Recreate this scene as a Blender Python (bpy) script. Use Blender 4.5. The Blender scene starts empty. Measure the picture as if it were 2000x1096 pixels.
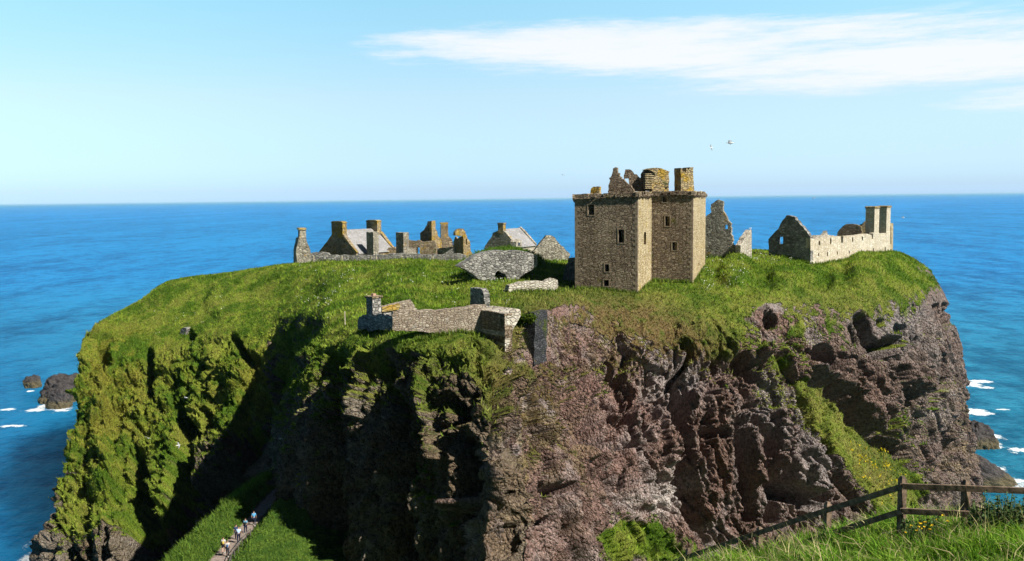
import bpy, bmesh, math, random
import numpy as np
from mathutils import Vector, Matrix
from mathutils.geometry import tessellate_polygon

scene = bpy.context.scene
COL = scene.collection
rng = np.random.default_rng(7)
random.seed(11)
R = math.radians

# ------------------------------------------------------------------ camera
F = 1732.0
CAM = np.array([0.0, 0.0, 63.0])
PITCH = math.atan(159.5 / F)
ROLL = math.atan(23 / 2000.0)
_f = np.array([0, math.cos(PITCH), -math.sin(PITCH)])
_r0 = np.array([1.0, 0, 0])
_u0 = np.array([0, math.sin(PITCH), math.cos(PITCH)])
_r = _r0 * math.cos(ROLL) - _u0 * math.sin(ROLL)
_u = _u0 * math.cos(ROLL) + _r0 * math.sin(ROLL)

def W(px, py, D):
    return CAM + D * (_f + (px - 1000) / F * _r + (548 - py) / F * _u)

def ray(px, py):
    return _f + (px - 1000) / F * _r + (548 - py) / F * _u

def Wz(px, py, z):
    d = ray(px, py)
    return CAM + d * ((z - CAM[2]) / d[2])

def project(P):
    v = P - CAM
    zc = v @ _f
    return 1000 + F * (v @ _r) / zc, 548 - F * (v @ _u) / zc, zc

HAZE = 0.000022
cam_d = bpy.data.cameras.new('camera')
cam = bpy.data.objects.new('camera', cam_d)
COL.objects.link(cam)
cam_d.sensor_width = 36
cam_d.lens = 36 * F / 2000
cam_d.clip_start = 0.1
cam_d.clip_end = 200000
cam.matrix_world = Matrix(((_r[0], _u[0], -_f[0], CAM[0]), (_r[1], _u[1], -_f[1], CAM[1]), (_r[2], _u[2], -_f[2], CAM[2]), (0, 0, 0, 1)))
scene.camera = cam

# ------------------------------------------------------------------ light
BETA, ELEV = R(33), R(42)
sun_dir = Vector((math.cos(BETA) * math.cos(ELEV), -math.sin(BETA) * math.cos(ELEV), math.sin(ELEV)))
sd = bpy.data.lights.new('sun', 'SUN')
sd.energy = 5.0
sd.angle = R(0.5)
sd.color = (1.0, 0.95, 0.86)
so = bpy.data.objects.new('sun', sd)
COL.objects.link(so)
so.rotation_euler = (-sun_dir).to_track_quat('-Z', 'Y').to_euler()

scene.view_settings.view_transform = 'Standard'
scene.view_settings.look = 'None'
scene.view_settings.gamma = 1
scene.view_settings.exposure = 0.8
scene.cycles.max_bounces = 6
scene.cycles.diffuse_bounces = 2
scene.cycles.glossy_bounces = 2
scene.cycles.transmission_bounces = 2
scene.cycles.transparent_max_bounces = 8

# ------------------------------------------------------------------ node helpers
class NT:
    def __init__(self, tree):
        self.t = tree
        self.n = tree.nodes
        self.n.clear()
    def new(self, typ, **kw):
        nd = self.n.new(typ)
        ins = kw.pop('ins', {})
        for k, v in kw.items():
            setattr(nd, k, v)
        for k, v in ins.items():
            self.set(nd, k, v)
        return nd
    def set(self, nd, k, v):
        s = nd.inputs[k]
        if isinstance(v, bpy.types.NodeSocket):
            self.t.links.new(v, s)
        elif isinstance(v, bpy.types.Node):
            self.t.links.new(v.outputs[0], s)
        else:
            s.default_value = v
    def math(self, op, a, b=0.0, c=0.0, clamp=False):
        nd = self.n.new('ShaderNodeMath'); nd.operation = op; nd.use_clamp = clamp
        self.set(nd, 0, a); self.set(nd, 1, b); self.set(nd, 2, c)
        return nd.outputs[0]
    def vmath(self, op, a, b=(0, 0, 0)):
        nd = self.n.new('ShaderNodeVectorMath'); nd.operation = op
        self.set(nd, 0, a); self.set(nd, 1, b)
        return nd.outputs[0]
    def mix(self, f, a, b, blend='MIX'):
        nd = self.n.new('ShaderNodeMix'); nd.data_type = 'RGBA'; nd.blend_type = blend
        self.set(nd, 0, f)
        self.set(nd, 6, a if not isinstance(a, tuple) else (*a[:3], 1))
        self.set(nd, 7, b if not isinstance(b, tuple) else (*b[:3], 1))
        return nd.outputs[2]
    def noise(self, vec, scale=1.0, detail=4.0, rough=0.55):
        nd = self.n.new('ShaderNodeTexNoise')
        self.set(nd, 'Vector', vec); self.set(nd, 'Scale', scale); self.set(nd, 'Detail', detail); self.set(nd, 'Roughness', rough)
        return nd.outputs['Fac']
    def ss(self, v, a, b, lo=0.0, hi=1.0):
        nd = self.n.new('ShaderNodeMapRange'); nd.interpolation_type = 'SMOOTHSTEP'
        self.set(nd, 0, v); self.set(nd, 1, a); self.set(nd, 2, b); self.set(nd, 3, lo); self.set(nd, 4, hi)
        return nd.outputs[0]
    def ramp(self, v, stops):
        nd = self.n.new('ShaderNodeValToRGB')
        el = nd.color_ramp.elements
        while len(el) < len(stops): el.new(0.5)
        for e, (p, c) in zip(el, stops):
            e.position = p; e.color = (*c, 1)
        self.set(nd, 0, v)
        return nd.outputs[0]

def newmat(name):
    m = bpy.data.materials.new(name); m.use_nodes = True
    return m, NT(m.node_tree)

def finish(t, color, rough=0.9, normal=None, spec=0.2, **extra):
    p = t.new('ShaderNodeBsdfPrincipled')
    t.set(p, 'Base Color', color if not isinstance(color, tuple) else (*color[:3], 1))
    t.set(p, 'Roughness', rough)
    t.set(p, 'Specular IOR Level', spec)
    if normal is not None: t.set(p, 'Normal', normal)
    for k, v in extra.items(): t.set(p, k.replace('_', ' '), v)
    o = t.new('ShaderNodeOutputMaterial')
    t.t.links.new(p.outputs[0], o.inputs[0])
    return p

def pos(t):
    return t.new('ShaderNodeNewGeometry').outputs['Position']

def plain(name, col, rough=0.8, spec=0.2, var=0.25, scale=6.0, bump=0.0):
    m, t = newmat(name)
    p = pos(t)
    n = t.noise(p, scale, 4)
    c = t.mix(t.ss(n, 0.3, 0.7), tuple(x * (1 - var) for x in col), tuple(min(1, x * (1 + var)) for x in col))
    nr = None
    if bump:
        b = t.new('ShaderNodeBump', ins={'Height': n, 'Strength': 0.8, 'Distance': bump}); nr = b.outputs[0]
    finish(t, c, rough, nr, spec)
    return m

def masonry(name, base, light, dark, lichen=0.0, lich_col=(0.42, 0.27, 0.05), size=(1.5, 3.0), bump=0.16, white=0.0, moss=0.0):
    m, t = newmat(name)
    p = pos(t)
    warp = t.new('ShaderNodeTexNoise', ins={'Vector': p, 'Scale': 0.9, 'Detail': 2.0})
    pw = t.vmath('ADD', p, t.vmath('MULTIPLY', t.vmath('SUBTRACT', warp.outputs['Color'], (0.5, 0.5, 0.5)), (0.5, 0.5, 0.35)))
    pv = t.vmath('MULTIPLY', pw, (size[0], size[0], size[1]))
    v = t.new('ShaderNodeTexVoronoi', ins={'Vector': pv, 'Scale': 1.0, 'Randomness': 0.8})
    ve = t.new('ShaderNodeTexVoronoi', feature='DISTANCE_TO_EDGE', ins={'Vector': pv, 'Scale': 1.0, 'Randomness': 0.8})
    cell = t.new('ShaderNodeSeparateColor', ins={0: v.outputs['Color']})
    c = t.mix(cell.outputs[0], dark, base)
    c = t.mix(t.ss(cell.outputs[1], 0.55, 1.0), c, light)
    big = t.noise(t.vmath('MULTIPLY', p, (0.6, 0.6, 0.14)), 1.0, 6, 0.65)
    patch = t.noise(p, 0.25, 3, 0.5)
    c = t.mix(t.ss(patch, 0.42, 0.62, 0.0, 0.5), c, light)
    c = t.mix(t.ss(big, 0.35, 0.7, 0.0, 0.45), c, tuple(x * 0.6 for x in base))
    if moss:
        nm = t.noise(p, 0.5, 6, 0.65)
        c = t.mix(t.ss(nm, 0.62 - 0.2 * moss, 0.72 - 0.12 * moss), c, (0.07, 0.09, 0.02))
    if lichen:
        nl = t.noise(t.vmath('ADD', p, (31, 7, 3)), 0.6, 6, 0.7)
        c = t.mix(t.ss(nl, 0.66 - 0.26 * lichen, 0.76 - 0.2 * lichen), c, lich_col)
    if white:
        nw = t.noise(t.vmath('ADD', p, (5, 77, 3)), 0.8, 6, 0.7)
        c = t.mix(t.ss(nw, 0.6 - 0.2 * white, 0.8 - 0.2 * white), c, (0.6, 0.57, 0.5))
    edge = t.ss(ve.outputs[0], 0.0, 0.16)
    c = t.mix(edge, t.mix(0.5, c, tuple(x * 0.35 for x in dark)), c)
    fine = t.noise(p, 7.0, 4, 0.65)
    c = t.mix(0.5, c, t.mix(fine, (0.45, 0.45, 0.45), (1.4, 1.4, 1.4)), 'MULTIPLY')
    h = t.math('ADD', t.math('MULTIPLY', edge, t.math('ADD', t.math('MULTIPLY', cell.outputs[2], 0.8), 0.4)), t.math('MULTIPLY', fine, 0.5))
    b = t.new('ShaderNodeBump', ins={'Height': h, 'Strength': 1.0, 'Distance': bump})
    finish(t, c, 0.95, b.outputs[0], 0.1)
    return m

M = {}
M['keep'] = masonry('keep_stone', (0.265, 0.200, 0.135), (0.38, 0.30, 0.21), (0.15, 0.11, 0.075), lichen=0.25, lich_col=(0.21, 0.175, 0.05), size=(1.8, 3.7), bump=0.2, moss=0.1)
M['keep_side'] = masonry('sunlit_stone', (0.44, 0.35, 0.21), (0.54, 0.45, 0.29), (0.34, 0.26, 0.14), lichen=0.42, lich_col=(0.36, 0.27, 0.07), size=(1.4, 2.8), bump=0.07)  # paler copy of keep stone; sunlight on the tower's side walls put into colour
M['lichen'] = masonry('lichened_stone', (0.38, 0.29, 0.16), (0.52, 0.42, 0.25), (0.20, 0.15, 0.09), lichen=0.75, lich_col=(0.42, 0.27, 0.04), moss=0.2)
M['brown'] = masonry('brown_stone', (0.32, 0.25, 0.16), (0.44, 0.36, 0.25), (0.17, 0.13, 0.085), lichen=0.35, moss=0.25)
M['grey'] = masonry('grey_rubble', (0.27, 0.26, 0.23), (0.48, 0.46, 0.42), (0.13, 0.125, 0.12), lichen=0.0, white=0.2, bump=0.2)
M['greyl'] = masonry('grey_lichened_rubble', (0.34, 0.31, 0.24), (0.52, 0.48, 0.39), (0.18, 0.165, 0.135), lichen=0.3, white=0.1)
M['pale'] = masonry('pale_rubble', (0.46, 0.41, 0.33), (0.62, 0.57, 0.48), (0.30, 0.26, 0.20), white=0.3, bump=0.1)
M['lodge'] = masonry('lodge_stone', (0.36, 0.29, 0.21), (0.50, 0.43, 0.34), (0.22, 0.17, 0.13), white=0.1, lichen=0.05, size=(2.8, 5.2), bump=0.08)
M['harl'] = masonry('pale_harled_wall', (0.54, 0.47, 0.35), (0.63, 0.57, 0.45), (0.46, 0.39, 0.28), white=0.35, lichen=0.02, bump=0.035)
M['slate'] = masonry('roof_slates', (0.30, 0.295, 0.295), (0.37, 0.36, 0.36), (0.24, 0.235, 0.235), lichen=0.12, lich_col=(0.38, 0.28, 0.12), size=(2.5, 4.0), bump=0.03)
M['cope'] = masonry('orange_lichen_cope', (0.42, 0.29, 0.08), (0.5, 0.4, 0.2), (0.26, 0.2, 0.1), lichen=0.7, bump=0.08)
M['dressed'] = plain('pale_dressed_stone', (0.46, 0.40, 0.30), 0.9, 0.1, 0.2, 2.0, 0.03)
M['darkwall'] = masonry('dark_masonry', (0.060, 0.060, 0.066), (0.085, 0.085, 0.09), (0.035, 0.036, 0.04), size=(2.2, 4.0), bump=0.12, moss=0.55)  # very dark grey stone with moss patches
M['concrete'] = plain('dark_concrete', (0.038, 0.042, 0.052), 0.85, 0.2, 0.4, 0.9, 0.05)
M['wood'] = plain('weathered_wood', (0.16, 0.115, 0.08), 0.85, 0.2, 0.5, 9.0, 0.012)
M['metal'] = plain('rail_metal', (0.12, 0.11, 0.10), 0.6, 0.4)

# ------------------------------------------------------------------ object helpers
def tag(o, label=None, cat=None, group=None, kind=None):
    if label: o['label'] = label
    if cat: o['category'] = cat
    if group: o['group'] = group
    if kind: o['kind'] = kind
    return o

def empty(name, loc, label, cat, group=None):
    o = bpy.data.objects.new(name, None)
    COL.objects.link(o)
    o.location = Vector(loc); o.empty_display_size = 0.5
    o['_loc'] = [float(x) for x in loc]
    return tag(o, label, cat, group)

def meshobj(name, verts, faces, mats, parent=None, smooth=False, fmat=None):
    verts = np.asarray(verts, dtype=float)
    if parent is not None:
        off = np.zeros(3); q = parent
        off = np.array(q.get('_loc', (0, 0, 0)))
        verts = verts - off
    me = bpy.data.meshes.new(name)
    me.from_pydata([tuple(v) for v in verts], [], [tuple(int(i) for i in f) for f in faces])
    for m in (mats if isinstance(mats, (list, tuple)) else [mats]): me.materials.append(m)
    if fmat is not None: me.polygons.foreach_set('material_index', np.asarray(fmat, dtype=np.int32))
    if smooth: me.polygons.foreach_set('use_smooth', np.ones(len(me.polygons), dtype=bool))
    me.update()
    o = bpy.data.objects.new(name, me)
    COL.objects.link(o)
    if parent is not None:
        o.parent = parent
        o['_loc'] = [float(x) for x in off]
    return o

class MB:
    """collects shapes for one mesh"""
    def __init__(self): self.v = []; self.f = []
    def add(self, v, f):
        o = len(self.v); self.v += [tuple(map(float, p)) for p in v]; self.f += [tuple(i + o for i in q) for q in f]
    def box(self, c, sx, sy, sz, rot=0.0, taper=0.0, jit=0.0):
        """box with base centre c; sizes along rotated x, y, and z up"""
        ca, sa = math.cos(rot), math.sin(rot); vs = []
        for k, z in ((1.0, 0.0), (1.0 - taper, sz)):
            for a, b in ((-1, -1), (1, -1), (1, 1), (-1, 1)):
                x, y = a * sx / 2 * k, b * sy / 2 * k
                vs.append((c[0] + x * ca - y * sa + random.uniform(-jit, jit), c[1] + x * sa + y * ca + random.uniform(-jit, jit), c[2] + z + random.uniform(-jit, jit)))
        self.add(vs, [(3, 2, 1, 0), (4, 5, 6, 7), (0, 1, 5, 4), (1, 2, 6, 5), (2, 3, 7, 6), (3, 0, 4, 7)])
    def bar(self, a, b, w, h, up=(0, 0, 1)):
        a, b = Vector(a), Vector(b); d = (b - a).normalized(); s = d.cross(Vector(up)).normalized(); u = s.cross(d)
        vs = []
        for p in (a, b):
            for i, j in ((-1, -1), (1, -1), (1, 1), (-1, 1)): vs.append(p + s * (i * w / 2) + u * (j * h / 2))
        self.add(vs, [(0, 1, 2, 3), (7, 6, 5, 4), (0, 4, 5, 1), (1, 5, 6, 2), (2, 6, 7, 3), (3, 7, 4, 0)])
    def build(self, name, mats, parent=None, smooth=False): return meshobj(name, self.v, self.f, mats, parent, smooth)

def pv(phi):
    return np.array([-math.sin(phi), -math.cos(phi), 0.0]), np.array([math.cos(phi), -math.sin(phi), 0.0])

def on_plane(A, phi, px, py):
    n, r = pv(phi); d = ray(px, py)
    P = CAM + d * (((A - CAM) @ n) / (d @ n))
    return (P - A) @ r, P[2]

def roughen(poly, step, amp, zfloor=None):
    out = []
    N = len(poly)
    for i in range(N):
        a, b = np.array(poly[i]), np.array(poly[(i + 1) % N])
        L = np.linalg.norm(b - a); k = max(1, int(L / step))
        out.append(tuple(a))
        for j in range(1, k):
            q = a + (b - a) * ((j + random.uniform(-0.3, 0.3)) / k)
            out.append((q[0] + random.uniform(-amp, amp), q[1] + random.uniform(-amp, amp)))
    return out

def extrude_poly(A, phi, loops, thick):
    """loops of (s, z) on the vertical plane through A: a slab of real thickness behind that plane"""
    n, r = pv(phi)
    vs, fs = [], []
    flat = [p for l in loops for p in l]
    tris = tessellate_polygon([[Vector((p[0], p[1], 0)) for p in l] for l in loops])
    K = len(flat)
    for back in (0.0, thick):
        for s, z in flat:
            q = A + r * s - n * back
            vs.append((q[0], q[1], z))
    for a, b, c in tris:
        pa, pb, pc = flat[a], flat[b], flat[c]
        cr = (pb[0] - pa[0]) * (pc[1] - pa[1]) - (pb[1] - pa[1]) * (pc[0] - pa[0])
        if cr < 0: b, c = c, b
        fs.append((a, b, c)); fs.append((a + K, c + K, b + K))
    o = 0
    for li, l in enumerate(loops):
        area = sum(l[i][0] * l[(i + 1) % len(l)][1] - l[(i + 1) % len(l)][0] * l[i][1] for i in range(len(l)))
        for i in range(len(l)):
            a, b = o + i, o + (i + 1) % len(l)
            if (area > 0) != (li > 0): fs.append((b, a, a + K, b + K)) 
            else: fs.append((a, b, b + K, a + K))
        o += len(l)
    return vs, fs

def panel(name, A, phi, outline, holes=(), thick=1.0, mat=None, parent=None, rough=(0.5, 0.13), px=True):
    lo = [on_plane(A, phi, *p) for p in outline] if px else list(outline)
    if rough: lo = roughen(lo, *rough)
    hs = []
    for h in holes:
        hs.append([on_plane(A, phi, *p) for p in h] if px else list(h))
    v, f = extrude_poly(A, phi, [lo] + hs, thick)
    return meshobj(name, v, f, mat, parent)

def rect(x0, y0, x1, y1): return [(x0, y0), (x1, y0), (x1, y1), (x0, y1)]

# ------------------------------------------------------------------ noise
_perm = rng.permutation(256); _perm = np.concatenate([_perm, _perm, _perm])
_g = rng.normal(size=(256, 3)); _g /= np.linalg.norm(_g, axis=1)[:, None]
def pnoise(P):
    Pi = np.floor(P).astype(np.int64); f = P - Pi; Pi &= 255
    u = f * f * f * (f * (f * 6 - 15) + 10)
    res = 0
    for dx in (0, 1):
        for dy in (0, 1):
            for dz in (0, 1):
                h = _perm[_perm[_perm[Pi[:, 0] + dx] + Pi[:, 1] + dy] + Pi[:, 2] + dz]
                g = _g[h]
                d = g[:, 0] * (f[:, 0] - dx) + g[:, 1] * (f[:, 1] - dy) + g[:, 2] * (f[:, 2] - dz)
                w = (u[:, 0] if dx else 1 - u[:, 0]) * (u[:, 1] if dy else 1 - u[:, 1]) * (u[:, 2] if dz else 1 - u[:, 2])
                res = res + w * d
    return res * 1.5
def fbm(P, oct=4, gain=0.5):
    s, a, t = 0, 1.0, 0
    for i in range(oct):
        s = s + a * pnoise(P * (2.0 ** i) + i * 17.3); t += a; a *= gain
    return s / t
def ridged(P, oct=3):
    s, a, t = 0, 1.0, 0
    for i in range(oct):
        s = s + a * (1 - np.abs(pnoise(P * (2.0 ** i) + i * 9.7)) * 2); t += a; a *= 0.5
    return s / t
def worley(P):
    """F1, F2 and a random number per nearest cell"""
    Pi = np.floor(P).astype(np.int64)
    F1 = np.full(len(P), 9.0); F2 = np.full(len(P), 9.0); rid = np.zeros(len(P))
    for dx in (-1, 0, 1):
        for dy in (-1, 0, 1):
            for dz in (-1, 0, 1):
                c = Pi + np.array([dx, dy, dz]); m = c & 255
                h = _perm[_perm[_perm[m[:, 0]] + m[:, 1]] + m[:, 2]]
                q = c + 0.5 + 0.42 * _g[h]
                d = np.linalg.norm(P - q, axis=1)
                n = d < F1
                F2 = np.where(n, F1, np.minimum(F2, d)); rid = np.where(n, h / 255.0, rid); F1 = np.where(n, d, F1)
    return F1, F2, rid
def sst(x, a, b):
    t = np.clip((x - a) / (b - a), 0, 1); return t * t * (3 - 2 * t)

# ------------------------------------------------------------------ headland
# each column: crest, middle of the plateau, rim, then four points down the cliff, as (px, py, distance)
COLS = [
 [(190, 640, 190), (176, 650, 184), (163, 668, 178), (141, 760, 170), (122, 860, 162), (100, 960, 155), (82, 1060, 149)],
 [(270, 592, 200), (255, 625, 190), (240, 665, 180), (235, 760, 171), (228, 860, 162), (224, 960, 154), (215, 1060, 147)],
 [(335, 552, 200), (340, 600, 190), (348, 655, 178), (352, 750, 169), (345, 850, 160), (330, 960, 152), (320, 1060, 146)],
 [(450, 537, 196), (450, 590, 185), (452, 645, 171), (455, 740, 163), (455, 840, 156), (440, 950, 150), (430, 1060, 145)],
 [(555, 521, 190), (548, 575, 178), (540, 640, 166), (528, 740, 160), (515, 840, 155), (503, 950, 150), (493, 1060, 146)],
 [(615, 517, 187), (612, 572, 168), (602, 632, 148), (578, 715, 153), (556, 800, 152), (548, 940, 149), (543, 1060, 145)],
 [(660, 516, 185), (652, 573, 152), (642, 640, 121), (594, 705, 114), (562, 800, 109.5), (552, 900, 107), (548, 1060, 105)],
 [(720, 515, 184), (715, 577, 142), (705, 650, 104), (690, 720, 98), (682, 800, 94.5), (675, 900, 92.5), (670, 1060, 91)],
 [(800, 512, 183), (800, 582, 130), (810, 652, 94), (812, 730, 88.5), (806, 800, 86), (800, 900, 84.5), (795, 1060, 83)],
 [(870, 515, 181), (880, 587, 124), (895, 652, 92), (905, 720, 84.5), (905, 800, 81.5), (905, 900, 79.5), (905, 1060, 78)],
 [(930, 512, 178), (935, 582, 122), (950, 662, 92), (985, 735, 84.5), (978, 810, 79.5), (970, 900, 77), (962, 1060, 75)],
 [(1010, 505, 178), (1012, 565, 132), (1035, 613, 108), (1050, 730, 104), (1058, 800, 99.5), (1064, 900, 95.5), (1072, 1060, 91)],
 [(1110, 510, 178), (1115, 553, 149), (1135, 585, 128), (1145, 700, 121), (1165, 800, 115), (1185, 900, 110), (1215, 1040, 106)],
 [(1250, 505, 178), (1253, 553, 145), (1262, 590, 132.5), (1272, 700, 125), (1290, 800, 120.5), (1310, 900, 117), (1335, 1050, 113)],
 [(1380, 495, 176), (1378, 545, 147), (1375, 592, 134.5), (1372, 690, 127), (1382, 800, 122.5), (1395, 900, 119.5), (1415, 1060, 117)],
 [(1480, 493, 177), (1480, 532, 153), (1480, 580, 137), (1482, 690, 130), (1492, 800, 126), (1505, 900, 123), (1525, 1060, 120)],
 [(1560, 496, 180), (1562, 527, 158), (1565, 582, 141), (1578, 700, 134), (1590, 800, 130), (1612, 900, 127), (1645, 1060, 124.5)],
 [(1640, 503, 181), (1642, 528, 166), (1650, 590, 148), (1668, 700, 141.5), (1690, 800, 137.5), (1718, 900, 134), (1755, 1010, 131)],
 [(1740, 492, 192), (1742, 511, 179), (1750, 580, 158), (1760, 690, 151.5), (1774, 790, 148), (1795, 890, 145), (1820, 990, 142)],
 [(1790, 512, 196), (1802, 534, 187), (1822, 570, 176), (1840, 670, 170), (1856, 760, 167), (1872, 860, 165), (1890, 945, 164)],
 [(1808, 535, 206), (1826, 556, 202), (1846, 595, 197), (1866, 680, 193), (1879, 770, 190.5), (1891, 860, 189.5), (1906, 930, 188.5)],
]
def build_ctrl():
    G = []
    for c in COLS:
        rows = [W(*p) for p in c]
        crest = rows[0]; d = crest - CAM; d[2] = 0; d /= np.linalg.norm(d)
        back1 = crest + d * 30; back1[2] = crest[2] - 6.5
        back0 = crest + d * 44; back0[2] = -6
        low = rows[-1]; o = low - rows[-2]; hd = o[:2] / max(0.3, abs(o[2]))
        hd = hd / max(1.0, np.linalg.norm(hd) / 0.45)
        base = np.array([low[0] + hd[0] * (low[2] + 4), low[1] + hd[1] * (low[2] + 4), -4.0])
        G.append([back0, back1] + rows + [base])
    G = np.array(G)
    # close the two ends round the back of the headland
    L1 = G[0].copy(); L1[:, 0] += np.linspace(10, 4, L1.shape[0]); L1[:, 1] += 30
    L1[:2] = G[0][:2] + np.array([6, 12, 0])
    L0 = L1.copy(); L0[:, 1] += 40; L0[:, 0] += 20; L0[:2] = L1[:2] + np.array([6, 20, 0])
    R1 = G[-1].copy(); R1[:, 0] -= np.linspace(8, 2, R1.shape[0]); R1[:, 1] += 25
    R1[:2] = G[-1][:2] + np.array([-4, 12, 0])
    R0 = R1.copy(); R0[:, 0] -= 15; R0[:, 1] += 35; R0[:2] = R1[:2] + np.array([-6, 20, 0])
    return np.concatenate([[L0, L1], G, [R1, R0]])
def crspline(P, subs):
    """Catmull-Rom along axis 0, subs[i] samples in interval i"""
    N = P.shape[0]; out = []
    T = np.empty_like(P); T[1:-1] = (P[2:] - P[:-2]) / 2; T[0] = P[1] - P[0]; T[-1] = P[-1] - P[-2]
    T *= 0.85
    for i in range(N - 1):
        k = subs[i]
        t = (np.arange(k + (1 if i == N - 2 else 0)) / k)
        t = t.reshape((-1,) + (1,) * (P.ndim - 1))
        h = (2*t**3 - 3*t**2 + 1) * P[i] + (t**3 - 2*t**2 + t) * T[i] + (-2*t**3 + 3*t**2) * P[i+1] + (t**3 - t**2) * T[i+1]
        out.append(h)
    return np.concatenate(out)
ctrl = build_ctrl()
_ul = np.linalg.norm(np.diff(ctrl[:, 4:9], axis=0), axis=2).max(1)
usub = [int(np.clip(l / 0.15, 50, 190)) for l in _ul]; usub[0] = usub[-1] = 24; usub[1] = usub[-2] = 60
vsub = [12, 20, 60, 80, 80, 80, 80, 80, 40]
Sf = crspline(ctrl, usub)
Sf = np.swapaxes(crspline(np.swapaxes(Sf, 0, 1), vsub), 0, 1)   # (U, V, 3)
NU, NV = Sf.shape[:2]
vpar = np.concatenate([i + np.arange(k) / k for i, k in enumerate(vsub)] + [[len(vsub)]])
VP = np.broadcast_to(vpar[None, :], (NU, NV)).reshape(-1)

def grid_normals(S):
    du = np.gradient(S, axis=0); dv = np.gradient(S, axis=1)
    n = np.cross(dv, du); n /= np.linalg.norm(n, axis=2)[..., None] + 1e-9
    return n

def stroke(qx, qy, pts):
    """0..1 profile of a polyline of (px, py, half-width)"""
    out = np.zeros_like(qx)
    if len(pts) == 1: pts = [pts[0], (pts[0][0] + 0.01, pts[0][1], pts[0][2])]
    mx = max(p[2] for p in pts) * 1.3
    sel = (qx > min(p[0] for p in pts) - mx) & (qx < max(p[0] for p in pts) + mx) & (qy > min(p[1] for p in pts) - mx) & (qy < max(p[1] for p in pts) + mx)
    x, y = qx[sel], qy[sel]; best = np.zeros_like(x)
    for (ax, ay, aw), (bx, by, bw) in zip(pts[:-1], pts[1:]):
        dx, dy = bx - ax, by - ay
        t = np.clip(((x - ax) * dx + (y - ay) * dy) / (dx * dx + dy * dy), 0, 1)
        d = np.hypot(x - ax - t * dx, y - ay - t * dy) / (aw + t * (bw - aw))
        best = np.maximum(best, 1 - sst(d, 0.55, 1.1))
    out[sel] = best
    return out

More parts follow.
